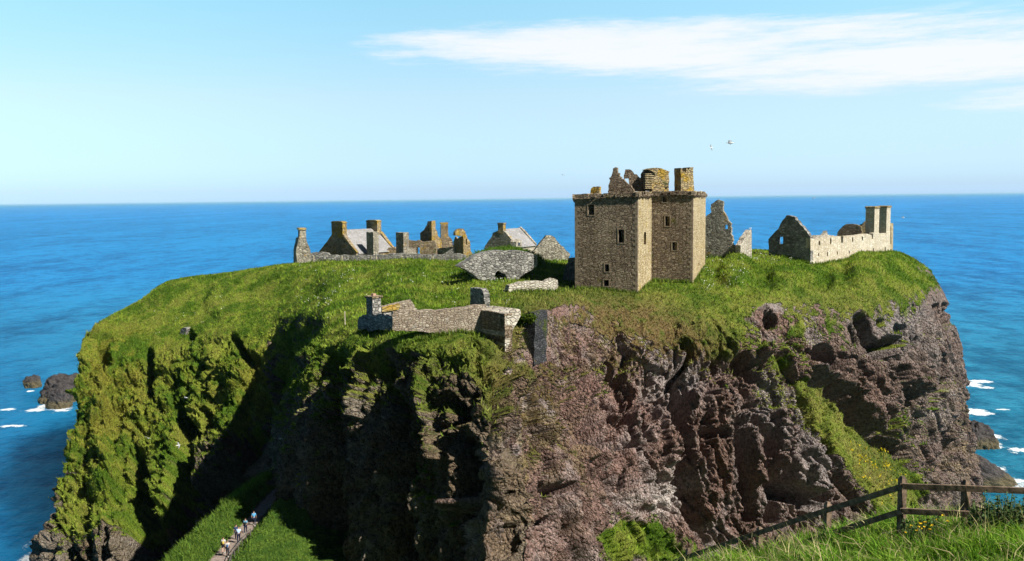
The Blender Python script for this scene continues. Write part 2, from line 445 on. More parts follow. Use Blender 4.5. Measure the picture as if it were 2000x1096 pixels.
# clefts and caves cut into the cliff, ribs raised from it: (depth in metres, [(px, py, half-width)])
CARVE = [
 (5.5, [(1320, 740, 13), (1321, 790, 17), (1332, 921, 14), (1357, 1001, 15), (1395, 1060, 14)]),
 (4.5, [(1437, 760, 10), (1447, 841, 12), (1463, 953, 12), (1470, 1010, 12)]),
 (5.0, [(1472, 795, 11), (1498, 857, 20), (1497, 911, 16), (1512, 950, 20), (1520, 1010, 24)]),
 (5.5, [(1562, 815, 10), (1548, 899, 19), (1550, 953, 25), (1588, 978, 20)]),
 (4.0, [(1624, 880, 8), (1617, 975, 10)]),
 (4.5, [(1112, 690, 5), (1124, 755, 8), (1140, 850, 12), (1152, 899, 12), (1172, 950, 9)]),
 (4.5, [(1180, 975, 8), (1196, 1045, 11)]),
 (3.0, [(1078, 950, 18), (1095, 955, 12)]),
 (3.0, [(1226, 915, 7), (1230, 945, 8)]),
 (5.0, [(1500, 612, 9), (1505, 624, 15), (1512, 628, 12)]),
 (4.0, [(1450, 697, 12), (1478, 732, 14)]),
 (3.0, [(1335, 662, 12), (1350, 700, 9), (1322, 724, 10)]),
 (3.5, [(1549, 672, 9), (1555, 690, 8)]),
 (5.0, [(1578, 690, 11), (1588, 750, 13)]),
 (4.5, [(1605, 685, 16), (1632, 705, 20)]),
 (4.0, [(1600, 735, 22), (1660, 785, 32), (1720, 850, 26), (1765, 895, 12)]),
 (5.5, [(1683, 620, 14), (1701, 665, 17), (1722, 690, 20), (1744, 668, 15)]), (4.0, [(1668, 700, 12), (1690, 735, 14)]), (3.5, [(1790, 700, 8), (1806, 790, 9)]), (3.5, [(1830, 600, 7), (1842, 690, 8), (1850, 740, 9)]), (3.0, [(1770, 640, 7), (1786, 720, 7)]),
 (3.0, [(1722, 628, 9)]), (4.0, [(1757, 640, 11)]), (3.0, [(1760, 715, 6), (1764, 740, 8)]),
 (2.5, [(1733, 722, 6), (1748, 742, 7)]),
 (3.0, [(1846, 598, 8), (1853, 632, 9)]), (3.0, [(1800, 725, 10), (1803, 750, 8)]),
 (4.5, [(1852, 745, 11), (1836, 792, 10)]), (2.5, [(1860, 850, 8), (1872, 878, 8)]),
 (3.0, [(1699, 830, 10), (1700, 850, 9)]), (3.0, [(1770, 880, 11)]),
 (2.5, [(1786, 600, 5), (1800, 660, 5), (1812, 700, 5)]), (2.5, [(1826, 660, 5), (1838, 720, 6)]),
 (2.0, [(1370, 850, 12), (1420, 845, 12)]), (1.5, [(1255, 820, 6), (1262, 850, 8)]),
 (2.5, [(1218, 780, 5), (1214, 830, 5)]), (2.0, [(1262, 890, 8), (1300, 945, 9)]),
 (2.5, [(1090, 690, 5), (1100, 740, 5), (1108, 790, 5)]),
 # left face
 (5.0, [(372, 655, 12)]), (3.5, [(203, 675, 12), (207, 700, 11)]),
 (2.2, [(290, 690, 12), (284, 750, 14)]), (3.0, [(454, 655, 9), (482, 704, 12), (492, 690, 9)]),
 
 (4.0, [(540, 740, 12), (532, 800, 14), (528, 860, 14)]),
 (5.0, [(262, 880, 16), (258, 940, 24), (272, 1010, 30), (280, 1080, 38)]),
 (4.0, [(345, 800, 14), (366, 850, 20), (345, 930, 32), (345, 1010, 36), (350, 1080, 36)]),
 (3.5, [(395, 800, 9), (400, 850, 14)]),
 (9.0, [(490, 860, 26), (492, 900, 34), (440, 950, 40), (380, 990, 30)]),
 # shaded spur
 (1.6, [(655, 700, 16), (640, 800, 20), (635, 950, 24), (640, 1090, 24)]),
 (2.0, [(745, 720, 10), (765, 800, 18), (775, 900, 24), (790, 1090, 30)]),
 (1.6, [(880, 780, 14), (905, 850, 24), (925, 920, 26), (925, 1090, 26)]),
 (2.5, [(925, 668, 9), (960, 690, 9)]), (2.0, [(950, 740, 12)]),
 (2.5, [(1000, 700, 4), (1010, 730, 6)]),
 (3.0, [(990, 985, 16), (1010, 1010, 16), (1030, 1060, 14)]), (2.0, [(1090, 1012, 10), (1072, 1022, 10)]),
 # ribs raised
 (-1.6, [(992, 750, 9), (976, 830, 11), (968, 930, 12), (962, 1090, 13)]),
 (-1.4, [(716, 690, 5), (704, 760, 6), (698, 815, 5)]),
 (-1.4, [(822, 700, 5), (828, 780, 7), (842, 850, 6), (866, 895, 5)]),
 (-1.6, [(1346, 770, 8), (1362, 920, 10), (1392, 1010, 12)]), (-1.4, [(1465, 800, 7), (1478, 940, 8)]), (-1.5, [(1522, 800, 10), (1530, 900, 12)]),
 (-1.5, [(1138, 740, 8), (1158, 850, 9), (1178, 930, 9)]), (-1.3, [(1100, 790, 10), (1120, 900, 12)]), (-1.4, [(1300, 780, 12), (1306, 900, 12)]),
 (-1.6, [(1490, 690, 14)]), (-1.4, [(1665, 700, 9), (1690, 760, 9)]), (-1.4, [(1775, 680, 7), (1790, 760, 7)]), (-1.4, [(1815, 660, 6), (1832, 760, 6)]),
 (3.0, [(1190, 700, 5), (1225, 790, 6), (1246, 880, 6)]), (2.5, [(1400, 700, 8), (1412, 740, 6)]), (3.0, [(1665, 640, 8), (1672, 665, 7)]), (2.5, [(1640, 780, 7), (1652, 840, 8)]),
 (2.5, [(1805, 800, 6), (1818, 860, 7)]), (2.5, [(1746, 780, 6), (1752, 830, 6)]),
 (-0.5, [(1585, 770, 14), (1670, 880, 34), (1740, 960, 44)]), (-4.0, [(1440, 535, 36)]), (-3.5, [(1530, 545, 30)]), (-4.5, [(1690, 535, 40)]), (-3.0, [(790, 555, 60)]), (-2.0, [(440, 590, 40)]), (3.0, [(1610, 545, 22)]),
 (-2.0, [(190, 800, 18), (195, 900, 26), (205, 1000, 30), (210, 1080, 32)]),
 (-1.5, [(330, 905, 10), (318, 950, 12)]),
 (-1.5, [(1590, 880, 14), (1600, 950, 14)]), (-1.5, [(1400, 780, 24), (1405, 960, 26)]),
]
NB = grid_normals(Sf).reshape(-1, 3)
P0 = Sf.reshape(-1, 3)
qx, qy, qd = project(P0)
front = (VP > 2.2)
cliff = np.maximum(1 - sst(NB[:, 2], 0.42, 0.72), sst(VP, 4.15, 4.9) * (VP > 3))
cliff = np.where((qx > 1010) & (VP > 2.2), np.minimum(cliff, sst(VP, 4.1, 5.5)), cliff)
# tilted strata: ribs and clefts run down the face
rc = np.stack([P0[:, 0] + 0.22 * P0[:, 2], P0[:, 1] + 0.1 * P0[:, 2], P0[:, 2]], 1)
wob = fbm(P0 / 9.0, 3)[:, None] * np.array([2.5, 2.5, 2.0])
rib = ridged((rc + wob) * np.array([1 / 7.0, 1 / 7.0, 1 / 55.0]), 3)
med = fbm(P0 * np.array([1 / 4.0, 1 / 4.0, 1 / 6.0]), 4, 0.6)
sml = fbm(P0 / 1.1, 3, 0.6)
cell = ridged(P0 * np.array([1 / 2.2, 1 / 2.2, 1 / 4.5]) + 40, 2)
gr = fbm(P0 / 5.0 + 90, 3)
frac = ridged((rc + wob * 0.5) * np.array([1 / 3.2, 1 / 3.2, 1 / 13.0]) + 11, 2)
blk = np.abs(pnoise(P0 / 1.7 + 3)) + 0.6 * np.abs(pnoise(P0 / 0.85 + 31))
def fracture(scale, warp, amp, crack, cw):
    f1, f2, r_ = worley((rc + wob * warp) / np.array(scale) + 100)
    return amp * (r_ - 0.5) - crack * (1 - sst(f2 - f1, 0.0, cw))
big = fracture((6.0, 6.0, 60.0), 0.5, 2.8, 2.0, 0.13)
leftw = sst(qx, 620, 520) * (VP > 2.2)
spurm = sst(qx, 545, 575) * sst(qx, 965, 940) * (VP > 2.2)
calm = 1 - 0.55 * spurm - 0.35 * sst(qx, 1240, 1300) * sst(qx, 1720, 1620) * sst(qy, 660, 760) * (VP > 2.2)
lump = fbm(P0 / np.array([4.5, 4.5, 5.5]) + 44, 3, 0.6)
pit2 = sst(fbm(P0 / np.array([5.5, 5.5, 8.0]) + 166, 3), 0.12, 0.4)
mid_ = fracture((2.3, 2.3, 13.0), 0.4, 1.7, 1.0, 0.2)
fin = fracture((1.0, 1.0, 2.4), 0.25, 0.75, 0.4, 0.25)
pit = sst(fbm(P0 / np.array([3.0, 3.0, 2.2]) + 66, 3), 0.22, 0.5)
rub = fracture((0.5, 0.5, 0.6), 0.1, 0.22, 0.12, 0.3)
disp = cliff * (2.3 * (rib - 0.55) * calm + 0.55 * med + big * calm + mid_ * calm + fin + rub - 0.6 * pit + leftw * (1.5 * lump - 1.6 * pit2)) + (1 - cliff) * (1.3 * gr + 0.3 * sml)
smooth_grass = stroke(qx, qy, [(1566, 748, 9), (1605, 808, 20), (1672, 880, 40), (1750, 965, 56)]) * front
disp *= 1 - 0.88 * smooth_grass
cw = fbm(P0 / 3.0 + 5, 3)
cx, cy = qx + cw * 3.5, qy + fbm(P0 / 3.0 + 55, 3) * 6
for dep, pts in CARVE:
    s = stroke(cx, cy, pts) * front
    disp -= dep * (1.7 if dep > 0 else 1.3) * s
# keep the plateau level under the buildings
flat_m = sst(VP, 4.4, 3.6)
disp *= 1 - 0.7 * flat_m
disp *= sst(VP, 0.0, 1.0)
# displace along a direction that is mostly horizontal on cliffs
PD = (P0 + NB * disp[:, None])
S2 = PD.reshape(NU, NV, 3)
N2 = grid_normals(S2).reshape(-1, 3)

def blob(pts):
    return sum(v * np.exp(-(((qx - x) / rx) ** 2 + ((qy - y) / ry) ** 2)) for x, y, rx, ry, v in pts) * front
gz = N2[:, 2]
g = sst(NB[:, 2], 0.62, 0.86) * 1.15 + sst(gz, 0.30, 0.8) * 0.5 + 0.25 * sst(VP, 5.0, 4.0) + 0.55 * fbm(P0 / 2.5 + 13, 4, 0.65) + 0.45 * fbm(P0 * np.array([0.4, 0.4, 0.12]) + 3, 3) + 0.2 * fbm(P0 / 12.0 + 3, 2)
g += blob([(330, 720, 240, 120, 0.95), (180, 840, 90, 240, 0.95), (430, 790, 120, 90, 0.6), (250, 920, 130, 110, 0.5), (200, 1020, 60, 80, 0.4), (600, 720, 60, 60, 0.3), (960, 780, 60, 70, 0.25), (760, 665, 180, 22, 0.35), (960, 700, 40, 40, 0.25),
           (1170, 625, 130, 45, 0.42), (1260, 655, 110, 40, 0.3), (1390, 630, 55, 60, 0.95), (1440, 680, 40, 50, 0.5), (1600, 560, 130, 28, 0.45), (1680, 880, 44, 40, 1.5), (1612, 808, 28, 34, 1.4), (1580, 765, 14, 30, 0.8), (1740, 955, 60, 50, 1.4),
           (1620, 640, 60, 34, 0.4), (1720, 606, 70, 20, 0.3), (1500, 600, 34, 24, -0.8), (1690, 640, 40, 20, -0.4), (1840, 600, 30, 30, -0.8), (1770, 830, 50, 40, 0.7), (1540, 700, 40, 30, 0.6), (1560, 640, 30, 24, 0.5), (1190, 1060, 36, 46, 2.2), (1275, 1052, 50, 40, 2.2), (1340, 1090, 40, 30, 1.0), (1520, 760, 40, 40, 0.3), (1790, 590, 40, 30, 0.3), (1010, 730, 26, 24, 0.3),
           (560, 1000, 50, 80, 0.6), (860, 980, 60, 120, 0.3), (1060, 800, 60, 130, 0.42), (700, 705, 60, 60, 0.5), (840, 740, 50, 80, 0.45), (1010, 700, 40, 60, 0.3), (1200, 720, 120, 40, 0.3), (1540, 790, 30, 40, 0.3),
           (1230, 820, 110, 110, -0.35), (1390, 900, 110, 130, -0.5), (1580, 900, 40, 90, -0.5), (1290, 975, 40, 40, -0.7), (1090, 1050, 40, 50, -0.7), (1680, 760, 60, 70, -0.4), (220, 1040, 60, 60, -0.35),
           (1525, 548, 26, 12, -1.2), (1090, 600, 26, 14, -0.6), (945, 668, 24, 16, -0.9), (1650, 570, 20, 8, -0.8), (1620, 565, 14, 8, -0.6), (522, 700, 7, 60, -0.6)])
g -= 0.25 * sst(qy, 760, 980) * front
g += 1.5 * smooth_grass
grass = sst(g, 0.50, 0.72)
def C3(*c): return np.array(c)[None, :]
def lerp(a, b, t): return a + (b - a) * t[:, None]
nA = fbm(P0 / 6.0 + 71, 4, 0.6); nB = fbm(P0 / 1.5 + 33, 3, 0.6); nC = fbm(P0 / 0.7 + 99, 2)
rock = lerp(C3(0.195, 0.128, 0.108), C3(0.285, 0.250, 0.240), sst(nA, -0.15, 0.35))
rock = lerp(rock, C3(0.065, 0.045, 0.038), sst(nB, -0.05, 0.4) * 0.75)
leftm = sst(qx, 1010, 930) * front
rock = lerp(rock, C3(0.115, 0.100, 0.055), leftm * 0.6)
rightm = sst(qx, 1560, 1680) * front
rock = lerp(rock, C3(0.165, 0.135, 0.118), rightm * 0.6)
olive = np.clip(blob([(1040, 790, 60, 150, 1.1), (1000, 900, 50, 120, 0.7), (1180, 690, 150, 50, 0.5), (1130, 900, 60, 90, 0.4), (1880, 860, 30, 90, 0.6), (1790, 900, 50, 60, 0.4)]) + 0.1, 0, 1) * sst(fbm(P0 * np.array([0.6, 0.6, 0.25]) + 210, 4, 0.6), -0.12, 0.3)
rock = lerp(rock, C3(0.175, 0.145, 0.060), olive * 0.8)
brn = np.clip(blob([(1410, 880, 90, 120, 0.8), (1690, 770, 60, 60, 0.8), (1530, 960, 50, 60, 0.5)]), 0, 1)
rock = lerp(rock, C3(0.135, 0.088, 0.066), brn * 0.7)
gry = np.clip(blob([(1590, 900, 40, 90, 0.9), (1500, 830, 30, 60, 0.6), (1450, 880, 16, 100, 0.6), (1760, 640, 60, 60, 0.6), (1350, 760, 40, 40, 0.5)]), 0, 1)
rock = lerp(rock, C3(0.27, 0.255, 0.255), gry * 0.7)
pink = np.clip(blob([(1180, 800, 110, 120, 0.8), (1090, 1050, 34, 46, 1.0), (1525, 548, 30, 14, 1.0), (945, 672, 26, 16, 1.0), (1095, 605, 40, 16, 0.8), (1300, 1010, 60, 36, 0.7), (1700, 790, 60, 60, 0.4), (1640, 570, 40, 14, 0.8), (1560, 670, 30, 40, 0.5)]), 0, 1)
rock = lerp(rock, C3(0.25, 0.150, 0.125), pink * 0.6)
white = np.clip(blob([(1312, 955, 22, 46, 1.5), (1280, 980, 46, 28, 1.0), (1290, 755, 34, 22, 0.6), (1560, 940, 40, 70, 0.35), (1500, 580, 30, 16, 0.5), (1830, 808, 34, 12, 0.7)]) * (0.55 + 0.9 * nB), 0, 1)
rock = lerp(rock, C3(0.45, 0.41, 0.38), white)
gcol = lerp(C3(0.082, 0.155, 0.014), C3(0.235, 0.325, 0.038), sst(nA + 0.6 * nB, -0.3, 0.4))
gcol = lerp(gcol, C3(0.23, 0.21, 0.06), sst(nC + nA, -0.1, 0.5) * 0.5)
dry = np.clip(blob([(1180, 640, 140, 65, 1.2), (1290, 680, 120, 60, 1.0), (1400, 720, 80, 60, 0.5), (1620, 760, 100, 100, 0.5), (1700, 900, 60, 60, 0.5), (1740, 960, 50, 40, 0.4), (1650, 600, 200, 40, 0.35), (850, 760, 200, 100, 0.35), (1050, 790, 90, 150, 1.0)]) + 0.25 * nA, 0, 1)
moss = np.clip(blob([(330, 760, 220, 110, 0.6), (180, 850, 80, 160, 0.7), (500, 740, 60, 90, 0.5), (220, 690, 60, 50, 0.6)]), 0, 1)
gcol = lerp(gcol, C3(0.235, 0.225, 0.035), moss * sst(nB + nA, -0.45, 0.4) * 0.9)
gcol = lerp(gcol, C3(0.205, 0.145, 0.070), dry * sst(nB, -0.75, 0.2))
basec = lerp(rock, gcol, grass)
# wet dark band just above the sea
wet = sst(PD[:, 2], 4.0, 1.5)
basec = lerp(basec, C3(0.06, 0.05, 0.04), wet * (VP > 3))
grass = grass * (1 - wet)

def gridmesh(name, S, mat, attrs):
    U, V = S.shape[:2]
    idx = np.arange(U * V).reshape(U, V)
    q = np.stack([idx[:-1, :-1], idx[:-1, 1:], idx[1:, 1:], idx[1:, :-1]], -1).reshape(-1, 4)
    me = bpy.data.meshes.new(name)
    me.vertices.add(U * V); me.vertices.foreach_set('co', S.reshape(-1).astype(np.float32))
    me.loops.add(q.size); me.loops.foreach_set('vertex_index', q.reshape(-1).astype(np.int32))
    me.polygons.add(len(q)); me.polygons.foreach_set('loop_start', (np.arange(len(q)) * 4).astype(np.int32))
    me.polygons.foreach_set('use_smooth', np.ones(len(q), dtype=bool))
    me.update(calc_edges=True)
    for k, a in attrs.items():
        if a.ndim == 1:
            at = me.attributes.new(k, 'FLOAT', 'POINT'); at.data.foreach_set('value', a.astype(np.float32))
        else:
            at = me.attributes.new(k, 'FLOAT_COLOR', 'POINT')
            at.data.foreach_set('color', np.concatenate([a, np.ones((len(a), 1))], 1).astype(np.float32).reshape(-1))
    me.materials.append(mat)
    o = bpy.data.objects.new(name, me); COL.objects.link(o)
    return o

def terrain_mat(name):
    m, t = newmat(name)
    p = pos(t)
    col = t.new('ShaderNodeAttribute', attribute_name='Col').outputs['Color']
    gr = t.new('ShaderNodeAttribute', attribute_name='grass').outputs['Fac']
    v = t.new('ShaderNodeTexVoronoi', ins={'Vector': p, 'Scale': 2.6})
    v2 = t.new('ShaderNodeTexVoronoi', ins={'Vector': p, 'Scale': 6.0})
    cell = t.new('ShaderNodeSeparateColor', ins={0: v.outputs['Color']})
    v3 = t.new('ShaderNodeTexVoronoi', ins={'Vector': p, 'Scale': 1.15})
    n1 = t.noise(p, 1.4, 6, 0.65)
    n2 = t.noise(p, 5.0, 4, 0.7)
    n3 = t.noise(t.vmath('MULTIPLY', p, (1, 1, 0.5)), 3.0, 5, 0.75)
    cell2 = t.new('ShaderNodeSeparateColor', ins={0: v2.outputs['Color']})
    rk = t.mix(1.0, col, t.mix(t.math('ADD', t.math('MULTIPLY', n2, 0.25), t.math('ADD', t.math('MULTIPLY', cell.outputs[0], 0.35), t.math('MULTIPLY', cell2.outputs[1], 0.4))), (0.2, 0.19, 0.19), (2.0, 1.95, 1.93)), 'MULTIPLY')
    gg = t.mix(1.0, col, t.mix(t.ss(n3, 0.3, 0.7), (0.5, 0.55, 0.45), (1.5, 1.45, 1.3)), 'MULTIPLY')
    c = t.mix(gr, rk, gg)
    hr = t.math('ADD', t.math('ADD', t.math('MULTIPLY', v.outputs[0], -0.55), t.math('MULTIPLY', v2.outputs[0], -0.25)), t.math('ADD', t.math('MULTIPLY', n1, 1.1), t.math('MULTIPLY', v3.outputs[0], -0.6)))
    hg = t.math('ADD', t.math('MULTIPLY', n3, 1.0), t.math('MULTIPLY', n2, 0.4))
    h = t.new('ShaderNodeMix', ins={0: gr, 2: hr, 3: hg}).outputs[0]
    b = t.new('ShaderNodeBump', ins={'Height': h, 'Strength': 1.0, 'Distance': 0.95})
    finish(t, c, 0.95, b.outputs[0], 0.1)
    return m
MT = terrain_mat('cliff_and_turf')
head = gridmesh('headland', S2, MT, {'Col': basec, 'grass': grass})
tag(head, 'grass topped rocky headland with steep pink brown cliffs rising from the sea', 'headland', kind='structure')

# height of the headland's upper surface at a plan position (for standing things on it)
_top = (VP > 1.2) & (VP < 4.6)
_tp = PD[_top][::3]
def ground_z(x, y, k=6):
    d = (_tp[:, 0] - x) ** 2 + (_tp[:, 1] - y) ** 2
    i = np.argpartition(d, k)[:k]
    return float(_tp[i, 2].mean())

# ------------------------------------------------------------------ blades of grass (stuff)
def blade_mesh(name, P, Nn, L, Wd, colr, mat, lean=0.5, seg2=False):
    """one tapered leaf per point; colour per leaf"""
    n = len(P)
    up = np.array([0, 0, 1.0])
    rd = rng.normal(size=(n, 3))
    d = up[None] * 0.8 + Nn * 0.5 + rd * lean; d /= np.linalg.norm(d, axis=1)[:, None]
    side = np.cross(d, rng.normal(size=(n, 3))); side /= np.linalg.norm(side, axis=1)[:, None] + 1e-9
    h = side * (Wd / 2)[:, None]
    if not seg2:
        v = np.stack([P - h, P + h, P + d * L[:, None]], 1).reshape(-1, 3)
        k, kl = 3, 3
        loops = np.arange(n * 3)
        sizes = np.full(n, 3)
    else:
        bend = rd.copy(); bend[:, 2] = -np.abs(bend[:, 2]) * 0.6
        m1 = P + d * (L * 0.5)[:, None]
        tip = P + d * (L * 0.88)[:, None] + bend * (L * 0.22)[:, None]
        v = np.stack([P - h, P + h, m1 - h * 0.75, m1 + h * 0.75, tip], 1).reshape(-1, 3)
        base = (np.arange(n) * 5)[:, None]
        loops = np.concatenate([base + np.array([[0, 1, 3, 2]]), base + np.array([[2, 3, 4]])], 1).reshape(-1)
        sizes = np.tile([4, 3], n)
        k = 5
    me = bpy.data.meshes.new(name)
    me.vertices.add(len(v)); me.vertices.foreach_set('co', v.reshape(-1).astype(np.float32))
    me.loops.add(len(loops)); me.loops.foreach_set('vertex_index', loops.astype(np.int32))
    me.polygons.add(len(sizes)); me.polygons.foreach_set('loop_start', np.concatenate([[0], np.cumsum(sizes)[:-1]]).astype(np.int32))
    me.update(calc_edges=True)
    at = me.attributes.new('Col', 'FLOAT_COLOR', 'POINT')
    cc = np.repeat(colr, k, 0)
    at.data.foreach_set('color', np.concatenate([cc, np.ones((len(cc), 1))], 1).astype(np.float32).reshape(-1))
    me.materials.append(mat)
    o = bpy.data.objects.new(name, me); COL.objects.link(o)
    return o

def leaf_mat(name, trans=0.35):
    m, t = newmat(name)
    col = t.new('ShaderNodeAttribute', attribute_name='Col').outputs['Color']
    d = t.new('ShaderNodeBsdfDiffuse', ins={'Color': col})
    tr = t.new('ShaderNodeBsdfTranslucent', ins={'Color': t.mix(1.0, col, (1.1, 1.25, 0.6), 'MULTIPLY')})
    mx = t.new('ShaderNodeMixShader', ins={0: trans})
    t.t.links.new(d.outputs[0], mx.inputs[1]); t.t.links.new(tr.outputs[0], mx.inputs[2])
    o = t.new('ShaderNodeOutputMaterial'); t.t.links.new(mx.outputs[0], o.inputs[0])
    return m
ML = leaf_mat('grass_blades')

def tri_area_weights(S):
    du = np.gradient(S, axis=0); dv = np.gradient(S, axis=1)
    return np.linalg.norm(np.cross(du, dv), axis=2).reshape(-1)
facing = np.einsum('ij,ij->i', N2, (CAM - PD) / np.linalg.norm(CAM - PD, axis=1)[:, None])
wgt = tri_area_weights(S2) * grass * (VP > 1.7) * (facing > -0.25) * (qd > 0)
wgt /= wgt.sum()
NG = 170000
pick = rng.choice(len(PD), NG, p=wgt)
Pg = PD[pick] + rng.normal(size=(NG, 3)) * 0.06
tone = (0.65 + 0.75 * rng.random(NG))[:, None]
clump = sst(fbm(Pg / 1.6 + 7, 2), -0.3, 0.4)
Lg = (0.2 + 0.42 * rng.random(NG)) * (0.6 + 0.7 * clump)
cg = gcol[pick] * tone * (0.65 + 0.65 * clump)[:, None]
gb = blade_mesh('grass', Pg, N2[pick], Lg, 0.10 + 0.14 * rng.random(NG), cg, ML, 0.45)
tag(gb, 'green and olive grass covering the headland top and cliff ledges', 'grass', kind='stuff')

# white and yellow flowers
def flowers(name, centres, n, size, colr, label):
    P, Cc = [], []
    for (px, py, rx, ry, k) in centres:
        sel = front & (np.abs(qx - px) < rx) & (np.abs(qy - py) < ry) & (grass > 0.6) & (facing > 0.05)
        ids = np.nonzero(sel)[0]
        if len(ids) == 0: continue
        for i in rng.choice(ids, k):
            for j in range(4):
                P.append(PD[i] + rng.normal(size=3) * 0.22 + np.array([0, 0, 0.5]))
    P = np.array(P); m = len(P)
    nn = rng.normal(size=(m, 3)) * 0.4 + np.array([0, -0.5, 0.8])
    o = blade_mesh(name, P, nn, np.full(m, size) * (0.7 + 0.6 * rng.random(m)), np.full(m, size), np.tile(np.array(colr), (m, 1)), ML, 0.8)
    return tag(o, label, 'flowers', kind='stuff')
flowers('white_flowers', [(760, 560, 180, 35, 40), (900, 580, 90, 40, 18), (480, 590, 180, 40, 18), (1415, 535, 45, 34, 46), (1500, 500, 60, 14, 20), (780, 622, 40, 10, 8), (330, 640, 80, 40, 8)], 0, 0.17, (0.7, 0.7, 0.62), 'white cow parsley flowers dotting the headland grass')
flowers('yellow_flowers', [(1690, 900, 40, 40, 26), (1720, 950, 40, 40, 22)], 0, 0.25, (0.75, 0.55, 0.03), 'yellow flowers on the steep grass ramp of the cliff')


# ------------------------------------------------------------------ sky
world = bpy.data.worlds.new('World'); scene.world = world
world.use_nodes = True
wt = NT(world.node_tree)
sky = wt.new('ShaderNodeTexSky', sky_type='NISHITA')
sky.sun_disc = False
sky.sun_elevation = ELEV
sky.sun_rotation = math.atan2(sun_dir.x, sun_dir.y)
sky.altitude = 60; sky.air_density = 1.0; sky.dust_density = 0.4; sky.ozone_density = 1.5
dirv = wt.new('ShaderNodeTexCoord').outputs['Generated']
_sv = wt.new('ShaderNodeSeparateXYZ', ins={0: dirv})
_cv = wt.new('ShaderNodeCombineXYZ', ins={0: _sv.outputs[0], 1: _sv.outputs[1], 2: wt.math('MAXIMUM', _sv.outputs[2], 0.012)})
wt.t.links.new(_cv.outputs[0], sky.inputs[0])
sep = wt.new('ShaderNodeSeparateXYZ', ins={0: dirv})
el = wt.math('MULTIPLY', wt.math('ARCSINE', sep.outputs[2]), 180 / math.pi)     # elevation in degrees
az = wt.math('MULTIPLY', wt.math('ARCTAN2', sep.outputs[0], sep.outputs[1]), 180 / math.pi)
# clear-day tint by elevation
SKY_S = 0.09 * 1.36
tint = wt.ramp(wt.math('DIVIDE', el, 90.0, clamp=True), [(0.0, (0.36, 0.54, 1.0)), (0.011, (0.39, 0.56, 0.92)), (0.033, (0.48, 0.59, 0.74)), (0.07, (0.66, 0.69, 0.70)), (0.14, (0.70, 0.92, 0.82)), (0.24, (0.22, 0.27, 0.29)), (0.5, (0.12, 0.14, 0.16))])
skyc = wt.mix(1.0, wt.mix(1.0, sky.outputs[0], tint, 'MULTIPLY'), wt.mix(wt.ss(az, -12, 26), (1.0, 1.0, 1.0), (1.22, 1.2, 1.2)), 'MULTIPLY')
skyc = wt.mix(1.0, skyc, wt.mix(wt.ss(wt.math('ABSOLUTE', az), 48, 85), (1.0, 1.0, 1.0), (0.5, 0.5, 0.52)), 'MULTIPLY')
# the thin lens-shaped cloud and the small one to its right
cv = wt.new('ShaderNodeCombineXYZ', ins={0: wt.math('MULTIPLY', az, 0.055), 1: wt.math('MULTIPLY', el, 0.42), 2: 0.0})
cn = wt.noise(cv, 1.6, 7, 0.62)
cn2 = wt.noise(wt.vmath('ADD', wt.vmath('MULTIPLY', cv, (1.0, 1.25, 1.0)), (9, 4, 2)), 6.0, 8, 0.72)
def lens(a0, e0, aw_l, aw_r, eh_lo, eh_hi, amt):
    da = wt.math('SUBTRACT', az, a0); de = wt.math('SUBTRACT', el, e0)
    # tilt follows the slightly drooping right half
    l = wt.math('DIVIDE', wt.math('MINIMUM', da, 0.0), aw_l); r_ = wt.math('DIVIDE', wt.math('MAXIMUM', da, 0.0), aw_r)
    lo = wt.math('DIVIDE', wt.math('MINIMUM', de, 0.0), eh_lo); hi = wt.math('DIVIDE', wt.math('MAXIMUM', de, 0.0), eh_hi)
    rr = wt.math('ADD', wt.math('ADD', wt.math('MULTIPLY', l, l), wt.math('MULTIPLY', r_, r_)), wt.math('ADD', wt.math('MULTIPLY', lo, lo), wt.math('MULTIPLY', hi, hi)))
    return wt.math('MULTIPLY', wt.math('SUBTRACT', 1.0, rr), amt)
def px_dir(px, py):
    d = ray(px, py); d = d / np.linalg.norm(d)
    return math.degrees(math.atan2(d[0], d[1])), math.degrees(math.asin(d[2]))
l1 = lens(*px_dir(1230, 90), 17.0, 24, 1.9, 1.75, 1.0)
l2 = lens(*px_dir(1720, 118), 15, 40, 1.9, 1.35, 0.9)
l3 = lens(*px_dir(2050, 190), 7.0, 14, 0.9, 0.9, 0.8)
lm = wt.math('MAXIMUM', wt.math('MAXIMUM', l1, l2), l3)
dens = wt.math('ADD', lm, wt.math('ADD', wt.math('MULTIPLY', wt.math('SUBTRACT', cn, 0.5), 2.2), wt.math('MULTIPLY', wt.math('SUBTRACT', cn2, 0.5), 1.25)))
gate = wt.ss(lm, -0.5, 0.1)
cl = wt.math('MULTIPLY', wt.ss(dens, -0.15, 0.95), wt.math('MULTIPLY', gate, 0.85))
skyf = wt.mix(cl, wt.mix(1.0, skyc, (SKY_S, SKY_S, SKY_S), 'MULTIPLY'), (0.575, 0.575, 0.59))
bg = wt.new('ShaderNodeBackground', ins={'Color': skyf, 'Strength': 1.0})
wo = wt.new('ShaderNodeOutputWorld'); wt.t.links.new(bg.outputs[0], wo.inputs[0])

